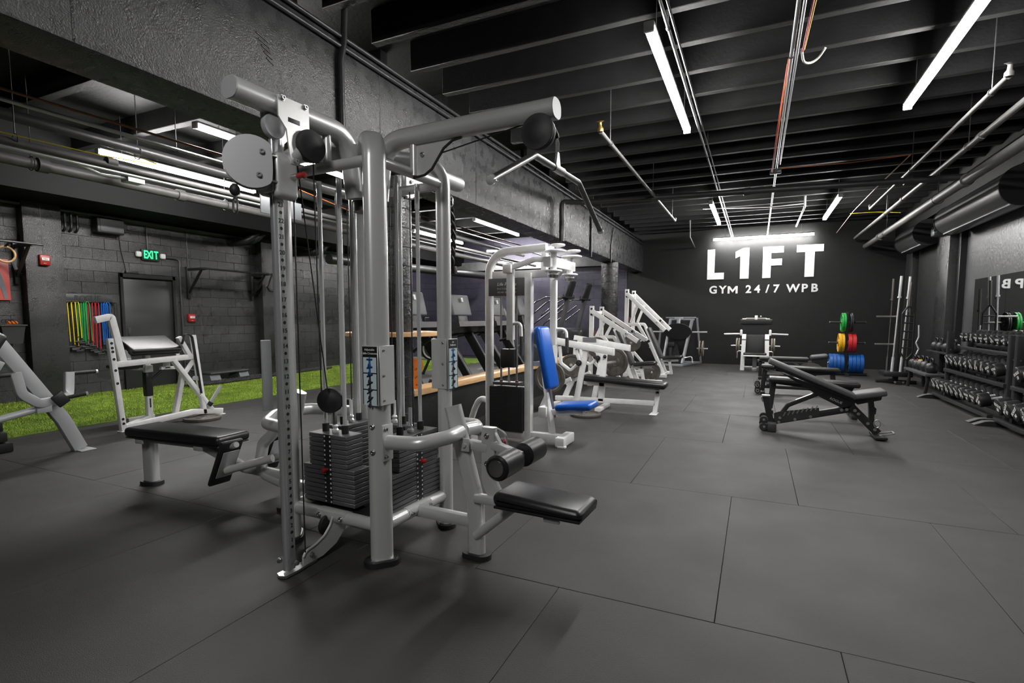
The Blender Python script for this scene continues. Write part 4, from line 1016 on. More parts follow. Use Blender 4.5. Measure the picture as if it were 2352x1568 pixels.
# poster, wooden ring and bin at the left edge
ps = Thing('wall_poster', 'red wall poster with a dark leg figure at the left edge', 'poster', (XW, 3.97, 1.64), world=True)
PX = XW + .03
ps.p('sheet', MB().rbox((PX, 3.97, 1.96), (.012, .48, .64), .002), mat('poster_red', (.50, .085, .075), .45))
ps.p('figure', MB().prism([(-.04, .12), (.10, .12), (.13, .0), (.16, -.14), (.17, -.30), (.13, -.30), (.10, -.14), (.04, -.06)], (PX + .008, 4.0, 1.96), (0, 1, 0), (0, 0, 1), .003), mat('poster_grey', (.13, .13, .15), .5))
ps.p('caption', put_text(MB(), 'LEGS', .09, (PX + .009, 4.08, 2.13), (0, 1, 0), (0, 0, 1)), mat('poster_text', (.25, .2, .22), .5)) if False else None
rg_ = Thing('gym_ring', 'wooden gymnastic ring hanging in front of the red poster', 'gym ring', (XW + .55, 3.98, 2.2), world=True)
rg_.p('ring', MB().tube([(XW + .45, 4.02 + .115 * math.cos(a), 2.32 + .115 * math.sin(a)) for a in [2 * math.pi * k / 32 for k in range(33)]], .016, 10, False), WOOD)
rg_.p('strap', MB().path([(XW + .45, 4.02, 2.43), (XW + .6, 4.02, 2.49)], .035, .006, (0, 1, 0), r=.002), BLK)
rg_.p('strap_tail', MB().path([(XW + .45, 4.10, 2.23), (XW + .46, 4.13, 2.10)], .05, .012, (0, 1, 0), r=.003), RUB)
bn_ = Thing('wall_bin', 'small black wall bin holding orange-handled clips at the left edge', 'bin', (XW + .15, 4.1, .95), world=True)
bn_.p('body', MB().prism([(-.11, -.26), (.10, -.26), (.15, .02), (-.15, .02)], (XW + .16, 4.12, 1.22), (0, 1, 0), (0, 0, 1), .24), BLK)
bn_.p('rim', MB().rbox((XW + .16, 4.12, 1.245), (.28, .34, .02), .006), PADG)
for i in range(3):
    t = Thing('collar_clip', 'black spring clip with orange handle in the wall bin, %s from the left' % ORD[i], 'clip', (XW + .2, 4.07 + .045 * i, 1.255), world=True, group='clips in the wall bin')
    t.p('handle', MB().tube(fillet([(XW + .22, 4.07 + .045 * i, 1.26), (XW + .22, 4.075 + .045 * i, 1.32), (XW + .26, 4.09 + .045 * i, 1.27)], .02), .012, 8), mat('orange_plastic', (.85, .20, .015), .4))
    t.p('coil', MB().tube([(XW + .17, 4.05 + .045 * i + .03 * math.cos(a), 1.31 + .03 * math.sin(a)) for a in [k * .5 for k in range(13)]], .006, 6), BLK)
# aerobic step and battle ropes on the turf
sb_ = Thing('aerobic_step', 'grey and black aerobic step platform against the block wall', 'step', (-10.45, 7.62, 0), R(4))
sb_.p('deck', MB().rbox((0, 0, .20), (.36, .98, .05), .02, None, 3), PADG)
for y in (-.36, .36): sb_.p('riser', MB().prism([(-.20, -.10), (.20, -.10), (.13, .08), (-.13, .08)], (0, y, .105), (1, 0, 0), (0, 0, 1), .24), mat('step_grey', (.10, .105, .12), .5))
def brope(pts, lab):
    t = Thing('battle_rope', lab, 'battle rope', pts[0], world=True, group='battle ropes on the turf')
    P_ = [V(p) for p in pts]; out = []
    for i in range(len(P_) - 1):
        for k in range(10):
            out.append(P_[i].lerp(P_[i + 1], k / 10))
    out.append(P_[-1])
    for ph in (0, 2.094, 4.188):
        st = []
        for i, p in enumerate(out):
            for j in range(3):
                q = p.lerp(out[min(i + 1, len(out) - 1)], j / 3); a = ph + (i * 3 + j) * .85
                st.append(q + V((.017 * math.cos(a), 0, .017 * math.sin(a))))
        t.p('strand', MB().tube(st, .017, 6), mat('rope_black', (.014, .014, .015), .7, var=.3, vscale=60))
    t.p('end_grip', MB().rod(pts[0], V(pts[0]) + (V(pts[0]) - V(pts[1])).normalized() * .25, .024, 10), RUB)
brope([(-9.85, 6.65, .06), (-9.88, 7.3, .05), (-9.98, 8.2, .05), (-10.15, 9.2, .05), (-10.2, 10.5, .05)], 'black battle rope lying nearer on the green turf')
brope([(-10.0, 6.55, .06), (-10.08, 7.3, .05), (-10.2, 8.2, .06), (-10.3, 9.2, .05), (-10.45, 10.5, .05)], 'black battle rope lying along the wall side of the turf')
# pipes and conduits fixed to the left wall
for i in range(3):
    y = 4.98 + .09 * i
    obj('wall_conduit', MB().tube(fillet([(XL + .10, y, 3.35), (XL + .10, y, 2.86), (XL - .01, y, 2.84)], .07), .02, 10), BLK, None, 'black bent conduit entering the wall above the bands, %s of three' % ORD[i], 'conduit', 'bent wall conduits')
obj('wall_conduit', MB().tube([(XL + .05, 4.9, 3.16), (XL + .05, 16.4, 3.16)], .028, 10), PIPE, None, 'long black conduit along the top of the block wall', 'conduit')
obj('wall_conduit', MB().tube([(XL + .16, 2.0, 3.17), (XL + .16, 16.4, 3.17)], .03, 10), PIPE, None, 'black pipe along the ledge above the block wall', 'conduit')
obj('wall_conduit', MB().rod((XL + .05, 7.13, 1.44), (XL + .05, 7.13, 3.15), .014, 10), PIPE, None, 'thin grey conduit rising from the right fire alarm', 'conduit') if False else None
for i, (y, z) in enumerate(((8.2, 3.04), (10.15, 3.02))):
    t = Thing('elbow_duct', ['black curved duct elbows above the pull-up bar', 'black curved duct elbows further along the block wall'][i], 'duct', (XL + .5, y, z), world=True)
    for k in range(2):
        t.p('elbow', MB().tube(fillet([(XL + .02, y - .1 + .16 * k, z + .02 * k), (XL + .62, y - .12 + .16 * k, z - .02 + .02 * k), (XL + .72, y + .30 + .16 * k, z + .42)], .22), .075, 12), BLK)
# ------------------------------------------------------------------ benches in the main aisle
def xz(t, name, pts, w, y0, m, h=None, par=None, r=.006, fr=0):
    return t.p(name, MB().path([(x, y0, z) for x, z in pts], w, h, (0, 1, 0), r=r, fr=fr), m, par)
ab = Thing('adjustable_bench', 'black adjustable weight bench with raised charcoal back pad, nearest of the bench row', 'bench', (.75, 7.05, 0), world=True)
yb = 7.05
bpd = ab.p('back_pad', MB().rbox((.610, yb, .655), (.985, .29, .062), .018, Matrix.Rotation(R(23.2), 3, 'Y'), 3), PADG)
ab.p('seat_pad', MB().rbox((1.19, yb, .505), (.30, .30, .068), .018, Matrix.Rotation(R(-12), 3, 'Y'), 3), PADG)
ab.p('pad_board', MB().rbox((.625, yb, .605), (.90, .20, .035), .004, Matrix.Rotation(R(23.2), 3, 'Y')), BLK, bpd)
br_ = ab.p('back_rail', MB().prism([(.30, .70), (1.06, .40), (1.05, .29), (.98, .30), (.72, .43), (.62, .50)], (0, yb, 0), (1, 0, 0), (0, 0, 1), .07), BLK)
ab.p('brand_text', put_text(MB(), 'ROGUE', .04, (.87, yb - .037, .405), (.92, 0, -.39), (.39, 0, .92)), PRINTW, br_)
xz(ab, 'spine', [(.20, .10), (1.04, .325)], .07, yb, BLK, .075)
ld = ab.p('ladder_plate', MB().prism([(.235, .215), (.28, .235), (.70, .315), (.715, .215), (.27, .09), (.235, .13)], (0, yb - .045, 0), (1, 0, 0), (0, 0, 1), .008), mat('worn_dark_plate', (.05, .05, .05), .35, .6))
for i in range(8):
    x = .335 + .047 * i; z = .185 + .0145 * i
    ab.p('ladder_notch', MB().bar((x, yb - .05, z), (x + .022, yb - .05, z + .05), .003, .012), STL, ld)
ab.p('bolt', Bolts([V((.30, yb - .05, .16)), V((.29, yb - .05, .11)), V((.46, yb - .05, .155)), V((.62, yb - .05, .20))], (0, -1, 0), .012, .01), STL, ld)
st_ = xz(ab, 'support_strut', [(.315, .205), (.38, .315), (.74, .50)], .055, yb, BLK, .05, fr=.05)
ab.p('strut_face', MB().bar((.46, yb, .383), (.63, yb, .468), .05, .008, (0, 0, 1)), STL, st_)
fl_ = xz(ab, 'front_leg', [(.135, .41), (.215, .05)], .085, yb, BLK, .07)
ab.p('leg_handle', MB().tube(fillet([(.13, yb - .04, .42), (.09, yb - .04, .40), (.11, yb - .04, .34)], .02), .007, 8).rbox((.14, yb, .415), (.09, .10, .02), .004), STL, fl_)
ab.p('front_foot', MB().rbox((.215, yb, .055), (.095, .34, .10), .008), mat('dark_foot', (.03, .03, .032), .4))
for s_ in (-1, 1):
    for q in ((.125, .14), (.13, .055)):
        w_ = ab.p('wheel', MB().rdisc((q[0], yb + s_ * .12, q[1]), (0, 1, 0), .048 if q[1] > .1 else .053, .03, .008, 20), RUB)
        ab.p('wheel_hub', MB().disc((q[0], yb + s_ * (.136 if s_ < 0 else .136), q[1]), (0, 1, 0), .014, .006, 12), STL, w_)
rl = xz(ab, 'rear_leg', [(1.02, .35), (1.29, .06)], .075, yb, BLK, .085)
ab.p('bolt', Bolts([V((1.06, yb - .039, .305)), V((1.19, yb - .039, .165)), V((1.26, yb - .039, .10)), V((.93, yb - .039, .30)), V((.98, yb - .039, .31))], (0, -1, 0), .013, .01), STL, rl)
ab.p('bolt', Bolts([V((1.095, yb - .039, .268))], (0, -1, 0), .013, .01), mat('brass_yellow', (.5, .42, .05), .35, .6), rl)
sp2 = ab.p('seat_post', MB().prism([(1.185, .43), (1.235, .43), (1.245, .36), (1.265, .34), (1.262, .28), (1.25, .27), (1.252, .13), (1.21, .13)], (0, yb, 0), (1, 0, 0), (0, 0, 1), .06), BLK)
ab.p('seat_rail', MB().prism([(1.03, .42), (1.31, .475), (1.30, .44), (1.08, .375)], (0, yb, 0), (1, 0, 0), (0, 0, 1), .08), BLK)
ab.p('latch_ring', MB().tube([(1.275 + .03 * math.cos(a), yb - .045, .17 + .045 * math.sin(a)) for a in [k * .45 for k in range(15)]], .006, 6), STL)
ab.p('rear_foot', MB().rbox((1.30, yb, .03), (.12, .36, .03), .008), BLK)
ab.p('drag_handle', MB().tube(fillet([(1.30, yb - .06, .045), (1.44, yb - .06, .075), (1.44, yb + .06, .075), (1.30, yb + .06, .045)], .02), .009, 8), STL)

def flat_bench(label, yb, x0, x1, z0, z1, kind):
    t = Thing('flat_bench', label, 'bench', ((x0 + x1) / 2, yb, 0), world=True)
    L_ = x1 - x0; a = math.atan2(z1 - z0, L_)
    t.p('pad', MB().rbox(((x0 + x1) / 2, yb, (z0 + z1) / 2 - .035), (L_, .30, .07), .028, Matrix.Rotation(-a, 3, 'Y'), 4), PAD)
    t.p('rail', MB().prism([(x0 + .06, z0 - .07), (x1 - .05, z1 - .07), (x1 - .08, z1 - .105), (x0 + L_ * .7, z1 - .13), (x0 + L_ * .3, z0 - .13), (x0 + .08, z0 - .10)], (0, yb, 0), (1, 0, 0), (0, 0, 1), .08), BLK)
    xz(t, 'leg', [(x0 + .07, z0 - .09), (x0 + .03, .02)], .07, yb, BLK, .075)
    xz(t, 'leg', [(x1 - .11, z1 - .1), (x1 - .07, .02)], .07, yb, BLK, .075)
    if kind: xz(t, 'spine', [(x0 + .04, .12), (x1 - .08, .12)], .06, yb, BLK, .06)
    for x in (x0 + .04, x1 - .07): t.p('foot', MB().rbox((x, yb, .03), (.07, .48, .05), .008), BLK)
    if kind == 1:
        for s_ in (-1, 1):
            for q in ((x0 - .05, .155), (x0 - .045, .055)):
                w_ = t.p('wheel', MB().rdisc((q[0], yb + s_ * .14, q[1]), (0, 1, 0), .05, .03, .008, 20), RUB)
                t.p('wheel_hub', MB().rdisc((q[0], yb + s_ * .157, q[1]), (0, 1, 0), .03, .006, .002, 16, hole=.018), STL, w_)
        pl2 = t.p('ladder_plate', MB().prism([(x0 + .08, .30), (x0 + .30, .33), (x0 + .33, .20), (x0 + .10, .13)], (0, yb - .05, 0), (1, 0, 0), (0, 0, 1), .01), MATS['worn_dark_plate'])
        t.p('bolt', Bolts([V((x0 + .12, yb - .056, .26)), V((x0 + .12, yb - .056, .19)), V((x0 + .22, yb - .056, .28))], (0, -1, 0), .016, .01), STL, pl2)
        t.p('bolt', Bolts([V((x0 + .28, yb - .056, .31))], (0, -1, 0), .014, .01), MATS['brass_yellow'], pl2)
        t.p('brand_text', put_text(MB(), 'ROGUE', .05, (x0 + .16, yb - .042, z0 - .095), (1, 0, 0), (0, 0, 1)), PRINTW)
        for k in range(3): t.p('bolt', Bolts([V((x1 - .22 + .13 * k, yb - .05, .165 - .02 * k))], (0, -1, 0), .018, .01), STL)
    return t
flat_bench('flat black padded bench directly behind the adjustable bench', 8.45, .19, 1.31, .515, .48, 0)
flat_bench('long flat black bench with small wheels, third in the bench row', 10.5, .11, 1.34, .525, .49, 1)
# farthest bench: decline bench with a rolled headrest
db = Thing('decline_bench', 'grey decline bench with split pads and curved headrest, farthest of the bench row', 'bench', (.7, 13.0, 0), world=True)
yb = 13.0
db.p('seat_pad', MB().rbox((.22, yb, .465), (.26, .30, .065), .022, None, 3), PADG)
db.p('back_pad', MB().rbox((.70, yb, .47), (.72, .30, .065), .022, None, 3), PADG)
db.p('head_pad', MB().rbox((1.26, yb, .52), (.34, .30, .11), .05, Matrix.Rotation(R(-8), 3, 'Y'), 4), PADG)
db.p('frame', MB().bar((.06, yb, .40), (1.12, yb, .40), .07, .06), mat('grey_bench_frame', (.13, .13, .135), .4))
db.p('selector_quadrant', MB().prism([(1.10 + .28 * math.cos(R(a)), .16 + .24 * math.sin(R(a))) for a in range(0, 181, 20)], (0, yb - .06, 0), (1, 0, 0), (0, 0, 1), .012), mat('tan_quadrant_plate', (.16, .145, .13), .5))
for x in (.12, 1.18): db.p('leg', MB().bar((x, yb, .02), (x, yb, .40), .07, .07), BLK)
for x in (.12, 1.18): db.p('foot', MB().rbox((x, yb, .03), (.07, .50, .05), .008), BLK)
db.p('brace', MB().bar((.18, yb, .10), (.52, yb, .38), .05, .05).bar((1.12, yb, .10), (.80, yb, .38), .05, .05), MATS['grey_bench_frame'])
db.p('spine', MB().bar((.10, yb, .08), (1.20, yb, .08), .06, .06), BLK)

# ------------------------------------------------------------------ bumper plate tree
pt = Thing('plate_tree', 'black plate tree stand by the back wall carrying coloured bumper plates', 'plate rack', (1.96, 14.6, 0), world=True)
yt = 14.6
pt.p('post', MB().bar((1.965, yt, .02), (1.965, yt, 1.50), .08, .08), BLK)
pt.p('base', MB().bar((1.55, yt, .03), (2.40, yt, .03), .08, .06).bar((1.965, yt - .35, .03), (1.965, yt + .3, .03), .08, .06), BLK)
for i_, (z_, w1) in enumerate(((1.255, .36), (.77, .36), (.28, .36))):
    for s_ in (-1, 1):
        h = pt.p('horn', MB().rod((1.965 + s_ * .03, yt, z_), (1.965 + s_ * w1, yt, z_ + .005), .024, 14), mat('dark_horn', (.06, .06, .06), .3, .7))
        pt.p('horn_tip', MB().rod((1.965 + s_ * w1, yt, z_ + .005), (1.965 + s_ * (w1 + .01), yt, z_ + .005), .026, 14), STL, h)
def bumper(x, z, m, lab, th=.05):
    r = .225
    o = Thing('bumper_plate', lab, 'bumper plate', (x, yt, z), world=True, group='bumper plates on the plate tree')
    o.p('rubber', MB().lathe([(.028, -th / 2), (.075, -th / 2), (.085, -th * .3), (r * .80, -th * .3), (r * .84, -th / 2), (r - .008, -th / 2), (r, -th / 2 + .008), (r, th / 2 - .008), (r - .008, th / 2), (r * .84, th / 2), (r * .80, th * .3), (.085, th * .3), (.075, th / 2), (.028, th / 2), (.028, -th / 2)], (x, yt, z), (1, 0, 0), 40), m)
    o.p('hub', MB().lathe([(.026, -th / 2 - .002), (.05, -th / 2 - .002), (.05, th / 2 + .002), (.026, th / 2 + .002), (.026, -th / 2 - .002)], (x, yt, z), (1, 0, 0), 24), STL)
BGR = mat('bumper_green', (.012, .26, .04), .4); BYE = mat('bumper_yellow', (.60, .32, .008), .4); BRE = mat('bumper_red', (.42, .015, .02), .4); BBL = mat('bumper_blue', (.004, .07, .27), .4); BBK = mat('bumper_black', (.016, .016, .017), .4)
for i in range(2): bumper(1.905 - .045 * i, 1.255, BGR, 'green bumper plate on the top horn of the plate tree, %s' % ['inner one', 'outer one'][i], .043)
for i in range(2): bumper(2.02 + .032 * i, 1.255, BBK, 'black bumper plate on the top horn of the plate tree, %s' % ['inner one', 'outer one'][i], .030)
for i in range(2): bumper(1.885 - .062 * i, .77, BYE, 'yellow bumper plate on the middle horn of the plate tree, %s' % ['inner one', 'outer one'][i], .058)
for i in range(2): bumper(2.02 + .085 * i, .77, BRE, 'red bumper plate on the middle horn of the plate tree, %s' % ['inner one', 'outer one'][i], .08)
for i in range(4): bumper(1.885 - .077 * i, .28, BBL, 'blue bumper plate low on the left of the plate tree, %s from the post' % ORD[i], .074)
for i in range(4): bumper(2.045 + .077 * i, .28, BBL, 'blue bumper plate low on the right of the plate tree, %s from the post' % ORD[i], .074)

# ------------------------------------------------------------------ barbell holder
bh = Thing('barbell_holder', 'black upright barbell holder standing near the right wall', 'barbell rack', (2.69, 13.3, 0), world=True)
bh.p('base', MB().bar((2.35, 13.3, .03), (3.05, 13.3, .03), .10, .06).bar((2.69, 12.95, .03), (2.69, 13.65, .03), .10, .06), BLK)
bh.p('post', MB().bar((2.69, 13.3, .05), (2.69, 13.3, 1.25), .09, .09), BLK)
bh.p('tray', MB().rbox((2.69, 13.3, .20), (.50, .50, .10), .01), BLK)
for z in (.81, 1.39):
    bh.p('plate_horn', MB().rod((2.66, 13.3, z), (2.30, 13.3, z + .0), .02, 12), STL)
bolt_ = bh.p('foot_bolt', Bolts([V((2.62, 12.94, .05)), V((2.76, 12.94, .05))], (0, -1, 0), .016, .012), STL)
def barbell(x, y, tilt, length, lab, m, dark=False):
    t = Thing('barbell', lab, 'barbell', (x, y, .25), group='barbells in the holder')
    t.o.rotation_euler = (R(tilt[0]), R(tilt[1]), 0)
    t.p('shaft', MB().rod((0, 0, 0), (0, 0, length), .0145, 12), m)
    sl = t.p('sleeve', MB().rod((0, 0, length - .42), (0, 0, length), .025, 14), m)
    t.p('collar', MB().rod((0, 0, length - .45), (0, 0, length - .415), .037, 14), m, sl)
    t.p('sleeve', MB().rod((0, 0, 0), (0, 0, .30), .025, 14), m)
barbell(2.56, 13.42, (0, 1), 1.93, 'dark barbell standing leftmost in the barbell holder', mat('dark_bar_steel', (.16, .15, .14), .35, .9))
barbell(2.60, 13.18, (0, 2.2), 1.97, 'bright chrome barbell standing second from the left in the holder', CHR)
barbell(2.74, 13.14, (0, 2.2), 1.95, 'bright chrome barbell standing third from the left in the holder', CHR)
barbell(2.86, 13.30, (0, 1.0), 1.68, 'short steel barbell standing rightmost in the holder', MATS['dark_bar_steel'])
tb_ = Thing('trap_bar', 'black multi-grip specialty bar hanging in the barbell holder', 'specialty bar', (2.80, 13.05, .6), world=True)
for dx in (-.10, .10): tb_.p('side_rail', MB().tube(fillet([(2.80, 13.05, 1.62), (2.80 + dx, 13.05, 1.45), (2.80 + dx, 13.05, .65), (2.80, 13.05, .50)], .06), .016, 8), BLK)
for z in (.75, .92, 1.09, 1.26, 1.40): tb_.p('cross_grip', MB().rod((2.70, 13.05, z), (2.90, 13.05, z), .014, 8), BLK)
tb_.p('sleeve', MB().rod((2.80, 13.05, 1.60), (2.82, 13.05, 2.08), .025, 12), MATS['dark_bar_steel'])
cb_ = Thing('curl_bar', 'chrome zigzag curl bar leaning at the right of the barbell holder', 'curl bar', (2.95, 13.0, .25), world=True)
cb_.p('bar', MB().tube(fillet([(2.93, 12.95, .25), (2.94, 12.95, .62), (2.98, 12.95, .74), (2.93, 12.95, .86), (2.97, 12.95, .98), (2.96, 12.95, 1.22)], .03), .0145, 10), CHR)

# ------------------------------------------------------------------ dumbbell racks
RX0, RX1 = 2.72, 3.12
tiers = ((.19, .02), (.60, .16), (.985, .30))
def rack(label, y0, y1):
    t = Thing('dumbbell_rack', label, 'dumbbell rack', (2.95, (y0 + y1) / 2, 0), world=True)
    for y in (y0, y1):
        u = t.p('upright', MB().bar((RX0 + .24, y, .05), (RX0 + .24, y, 1.14), .075, .085, (1, 0, 0)), BLK)
        t.p('rear_upright', MB().bar((RX1 + .10, y, .05), (RX1 + .10, y, 1.12), .075, .075), BLK, u)
        f = t.p('foot', MB().prism([(-.30, 0), (.42, 0), (.42, .06), (-.14, .06), (-.20, .05)], (2.86, y, 0), (1, 0, 0), (0, 0, 1), .10), BLK)
        t.p('foot_cap', MB().prism([(-.305, .003), (-.20, .052), (-.14, .062), (-.02, .062), (-.02, .068), (-.145, .068), (-.205, .058), (-.31, .009)], (2.86, y, 0), (1, 0, 0), (0, 0, 1), .104), mat('grey_tread', (.10, .10, .10), .6), f)
        for k in range(14):
            q = V((RX0 + .24, y - .039, .05)).lerp(V((RX0 + .24, y - .039, 1.14)), .06 + .066 * k)
            t.p('upright_hole', MB().disc(q, (0, 1, 0), .010, .003, 10), STL if k % 5 == 0 else PRINTK, u)
    for z, dx in tiers:
        for x, dz in ((RX0 + dx + .04, -.105), (RX0 + dx + .26, -.055)):
            t.p('shelf_rail', MB().bar((x, y0, z + dz), (x, y1, z + dz), .06, .05), BLK)
    t.p('back_tie', MB().bar((RX1 + .10, y0, .5), (RX1 + .10, y1, .5), .05, .05), BLK)
rack('black three-tier dumbbell rack farther along the right wall', 8.66, 11.02)
rack('black three-tier dumbbell rack cut by the right frame edge', 6.15, 8.46)
DBM = mat('dumbbell_urethane', (.011, .011, .012), .5, spec=.3)
_db = {}
def dumbbell(x, y, z, r, hl, lab, grp, roll, num, tilt=-13):
    t = Thing('dumbbell', lab, 'dumbbell', (x, y, z), group=grp)
    t.o.rotation_euler = (0, R(tilt), 0)
    key = (round(r, 4), round(hl, 4))
    if key not in _db:
        h = MB().lathe([(0, 0), (r * .86, 0), (r * .97, .008), (r, .018), (r, hl - .018), (r * .95, hl - .006), (r * .5, hl), (0, hl)], (0, 0, 0), (1, 0, 0), 22).mesh('head'); h.materials.append(DBM)
        g = MB().rod((hl - .01, 0, 0), (hl + .14, 0, 0), .017, 10).mesh('grip'); g.materials.append(CHR)
        _db[key] = (h, g)
    h, g = _db[key]
    a = t.p('head', h, None)
    b = t.p('head', h, None); b.location = (2 * hl + .13, 0, 0); b.rotation_euler = (0, 0, math.pi)
    t.p('grip', g, None)
    c_, s_ = math.cos(roll), math.sin(roll)
    u = V((0, -c_, s_)); w_ = V((0, s_, c_))
    m = MB()
    put_text(m, 'ROGUE', r * .50, V((-.0012, 0, 0)) + w_ * r * .18, u, w_, sx=1.0, off=.0005, extr=.0006)
    put_text(m, str(num), r * .55, V((-.0012, 0, 0)) - w_ * r * .36, u, w_, off=.0005, extr=.0006)
    t.p('head_text', m, PRINTW, a)
rr = random.Random(11)
def fill(y0, y1, ti, n, r, hl, rname, start, step, tname):
    z, dx = tiers[ti]
    for i in range(n):
        y = y1 + (y0 - y1) * (i + .5) / n
        dumbbell(RX0 + dx - .02, y, z + .06 + (r - .07) * .55, r, hl, 'black round-head dumbbell, %s from the far end on the %s shelf of the %s' % (ORD[i], tname, rname), '%s shelf dumbbells of the %s' % (tname, rname), rr.uniform(-.9, .9), start + step * i)
RN1, RN2 = 'farther rack', 'nearer rack'
fill(8.80, 10.75, 2, 10, .074, .075, RN1, 5, 5, 'top')
fill(8.78, 10.90, 1, 10, .088, .105, RN1, 30, 5, 'middle')
fill(8.78, 10.95, 0, 10, .094, .120, RN1, 55, 5, 'bottom')
fill(6.30, 8.32, 2, 9, .075, .085, RN2, 5, 5, 'top')
fill(6.30, 8.34, 1, 8, .098, .125, RN2, 50, 5, 'middle')
fill(6.28, 8.38, 0, 9, .105, .14, RN2, 80, 5, 'bottom')
# kettlebells on a low bench
kb = Thing('low_bench', 'low black bench holding kettlebells behind the far dumbbell rack', 'bench', (2.9, 12.2, 0), world=True)
kb.p('top', MB().rbox((2.92, 12.2, .345), (.34, 1.5, .05), .012), PADG)
for y in (11.6, 12.8):
    for x in (2.80, 3.06): kb.p('leg', MB().bar((x, y, 0), (x + (.04 if x < 2.9 else -.02), y, .33), .05, .05), BLK)
def kettle(x, y, z, r, lab, band=None):
    t = Thing('kettlebell', lab, 'kettlebell', (x, y, z), group='kettlebells by the dumbbell racks')
    t.p('bell', MB().lathe([(0, 0), (r * .62, 0), (r * .8, r * .12), (r * .98, r * .55), (r, r * .95), (r * .9, r * 1.4), (r * .6, r * 1.75), (0, r * 1.95)], (0, 0, 0), (0, 0, 1), 22), mat('cast_iron', (.035, .035, .036), .38, .6))
    t.p('handle', MB().tube(fillet([(0, -r * .6, r * 1.6), (0, -r * .85, r * 2.55), (0, r * .85, r * 2.55), (0, r * .6, r * 1.6)], r * .5), r * .16, 10), MATS['cast_iron'])
    if band: t.p('colour_band', MB().lathe([(r * .62, r * 1.73), (r * .64, r * 1.78), (r * .5, r * 1.88), (r * .45, r * 1.82), (r * .62, r * 1.73)], (0, 0, 0), (0, 0, 1), 20), band)
ks = [(2.90, 12.85, .10, None, 'leftmost kettlebell on the low bench'), (2.90, 12.58, .095, RED, 'red-banded kettlebell, second from the left on the low bench'), (2.90, 12.30, .105, mat('kb_yellow', (.8, .55, .02), .4), 'yellow-banded kettlebell in the middle of the low bench'), (2.90, 12.0, .105, None, 'dark kettlebell, fourth from the left on the low bench'), (2.90, 11.7, .10, None, 'dark kettlebell at the right end of the low bench')]
for x, y, r, b, lab in ks: kettle(x, y, .37, r, lab, b)
sh = Thing('kettlebell_shelf', 'black upper shelf with kettlebells above the low bench', 'shelf', (3.15, 11.9, 0), world=True)
sh.p('board', MB().rbox((3.13, 11.8, .74), (.30, 1.3, .03), .006), BLK)
for y in (11.2, 12.4): sh.p('post', MB().bar((3.2, y, 0), (3.2, y, .73), .05, .05), BLK)
for i, y in enumerate((12.3, 12.0, 11.65, 11.3)): kettle(3.10, y, .755, .09, 'kettlebell on the upper black shelf, %s from the left' % ORD[i])
# wall mirror in panels
mr_ = Thing('wall_mirror', 'large frameless wall mirror behind the dumbbell racks', 'mirror', (XR - .012, 8.9, .12), world=True)
y = 4.0
while y < 11.75:
    mr_.p('panel', MB().span((XR - .012, y + .003, .14), (XR - .004, min(y + 1.29, 11.74) - .003, 2.03)), GLS)
    y += 1.29
mr_.p('edge_trim', MB().span((XR - .014, 4.0, .12), (XR - .004, 11.74, .138)), BLK)

# ------------------------------------------------------------------ plate-loaded machines at the back wall
hk = Thing('leg_press_machine', 'silver leg press with a big black foot plate at the back wall', 'gym machine', (-2.0, 15.3, 0), world=True)
yh = 15.2
GRY = mat('silver_grey_frame', (.33, .34, .36), .35, .4)
hk.p('base_frame', MB().bar((-2.38, yh, .04), (-1.82, yh, .04), .07, .07).bar((-1.86, yh, .04), (-1.60, 16.3, .04), .07, .07).bar((-2.36, yh, .04), (-2.50, 16.3, .04), .07, .07).bar((-2.55, 16.3, .04), (-1.45, 16.3, .04), .07, .07), GRY)
for s_, xa, xb in ((-1, -2.36, -2.26), (1, -1.84, -1.66)):
    hk.p('slanted_rail', MB().bar((xa, yh + .05, .08), (xb, 15.8, 1.32), .06, .09), GRY)
    hk.p('rear_post', MB().bar((-2.05 + s_ * .62, 16.2, .05), (-2.05 + s_ * .50, 16.0, 1.36), .05, .06), GRY)
    hk.p('plate_horn', MB().rod((-2.03 + s_ * .40, 15.6, .96), (-2.03 + s_ * .80, 15.6, .965), .022, 12), CHR)
    hk.p('storage_horn', MB().rod((-2.03 + s_ * .52, 15.75, .49), (-2.03 + s_ * .82, 15.75, .49), .02, 12), CHR)
    hk.p('safety_lever', MB().tube(fillet([(-2.03 + s_ * .25, 15.25, .25), (-2.03 + s_ * .45, 15.2, .30), (-2.03 + s_ * .47, 15.2, .12)], .05), .016, 8), CHR)
    for i in range(2): weight_plate((-2.03 + s_ * (.60 + .08 * i), 15.75, .49), (1, 0, 0), .225, 'iron weight plate stored on the %s of the leg press, %s' % ('left' if s_ < 0 else 'right', ['inner', 'outer'][i]), .04, mat('tan_iron', (.20, .175, .14), .5, .4, var=.2))
hk.p('top_bar', MB().rod((-2.40, 15.85, 1.37), (-1.56, 15.85, 1.37), .02, 12).rbox((-2.03, 15.8, 1.34), (.24, .06, .08), .01), GRY)
hk.p('top_column', MB().bar((-2.03, 15.7, 1.15), (-2.03, 15.8, 1.35), .10, .05).bar((-2.30, 15.85, 1.32), (-1.60, 15.85, 1.32), .05, .05), GRY)
ov = [(.37 * math.cos(2 * math.pi * k / 28), .24 * math.sin(2 * math.pi * k / 28)) for k in range(28)]
hk.p('foot_plate', MB().prism(ov, (-2.01, 15.45, .98), (1, 0, 0), (0, -.30, .95), .03), BLK)
hk.p('foot_plate_back', MB().rbox((-2.01, 15.62, .62), (.46, .05, .62), .01, Matrix.Rotation(R(10), 3, 'X')), BLK)
sp3 = hk.p('seat_stem', MB().bar((-2.17, 15.2, .06), (-2.15, 15.25, .56), .07, .07), BLK)
hk.p('seat_head', MB().rbox((-2.14, 15.25, .62), (.17, .14, .13), .02, None, 3), BLK)
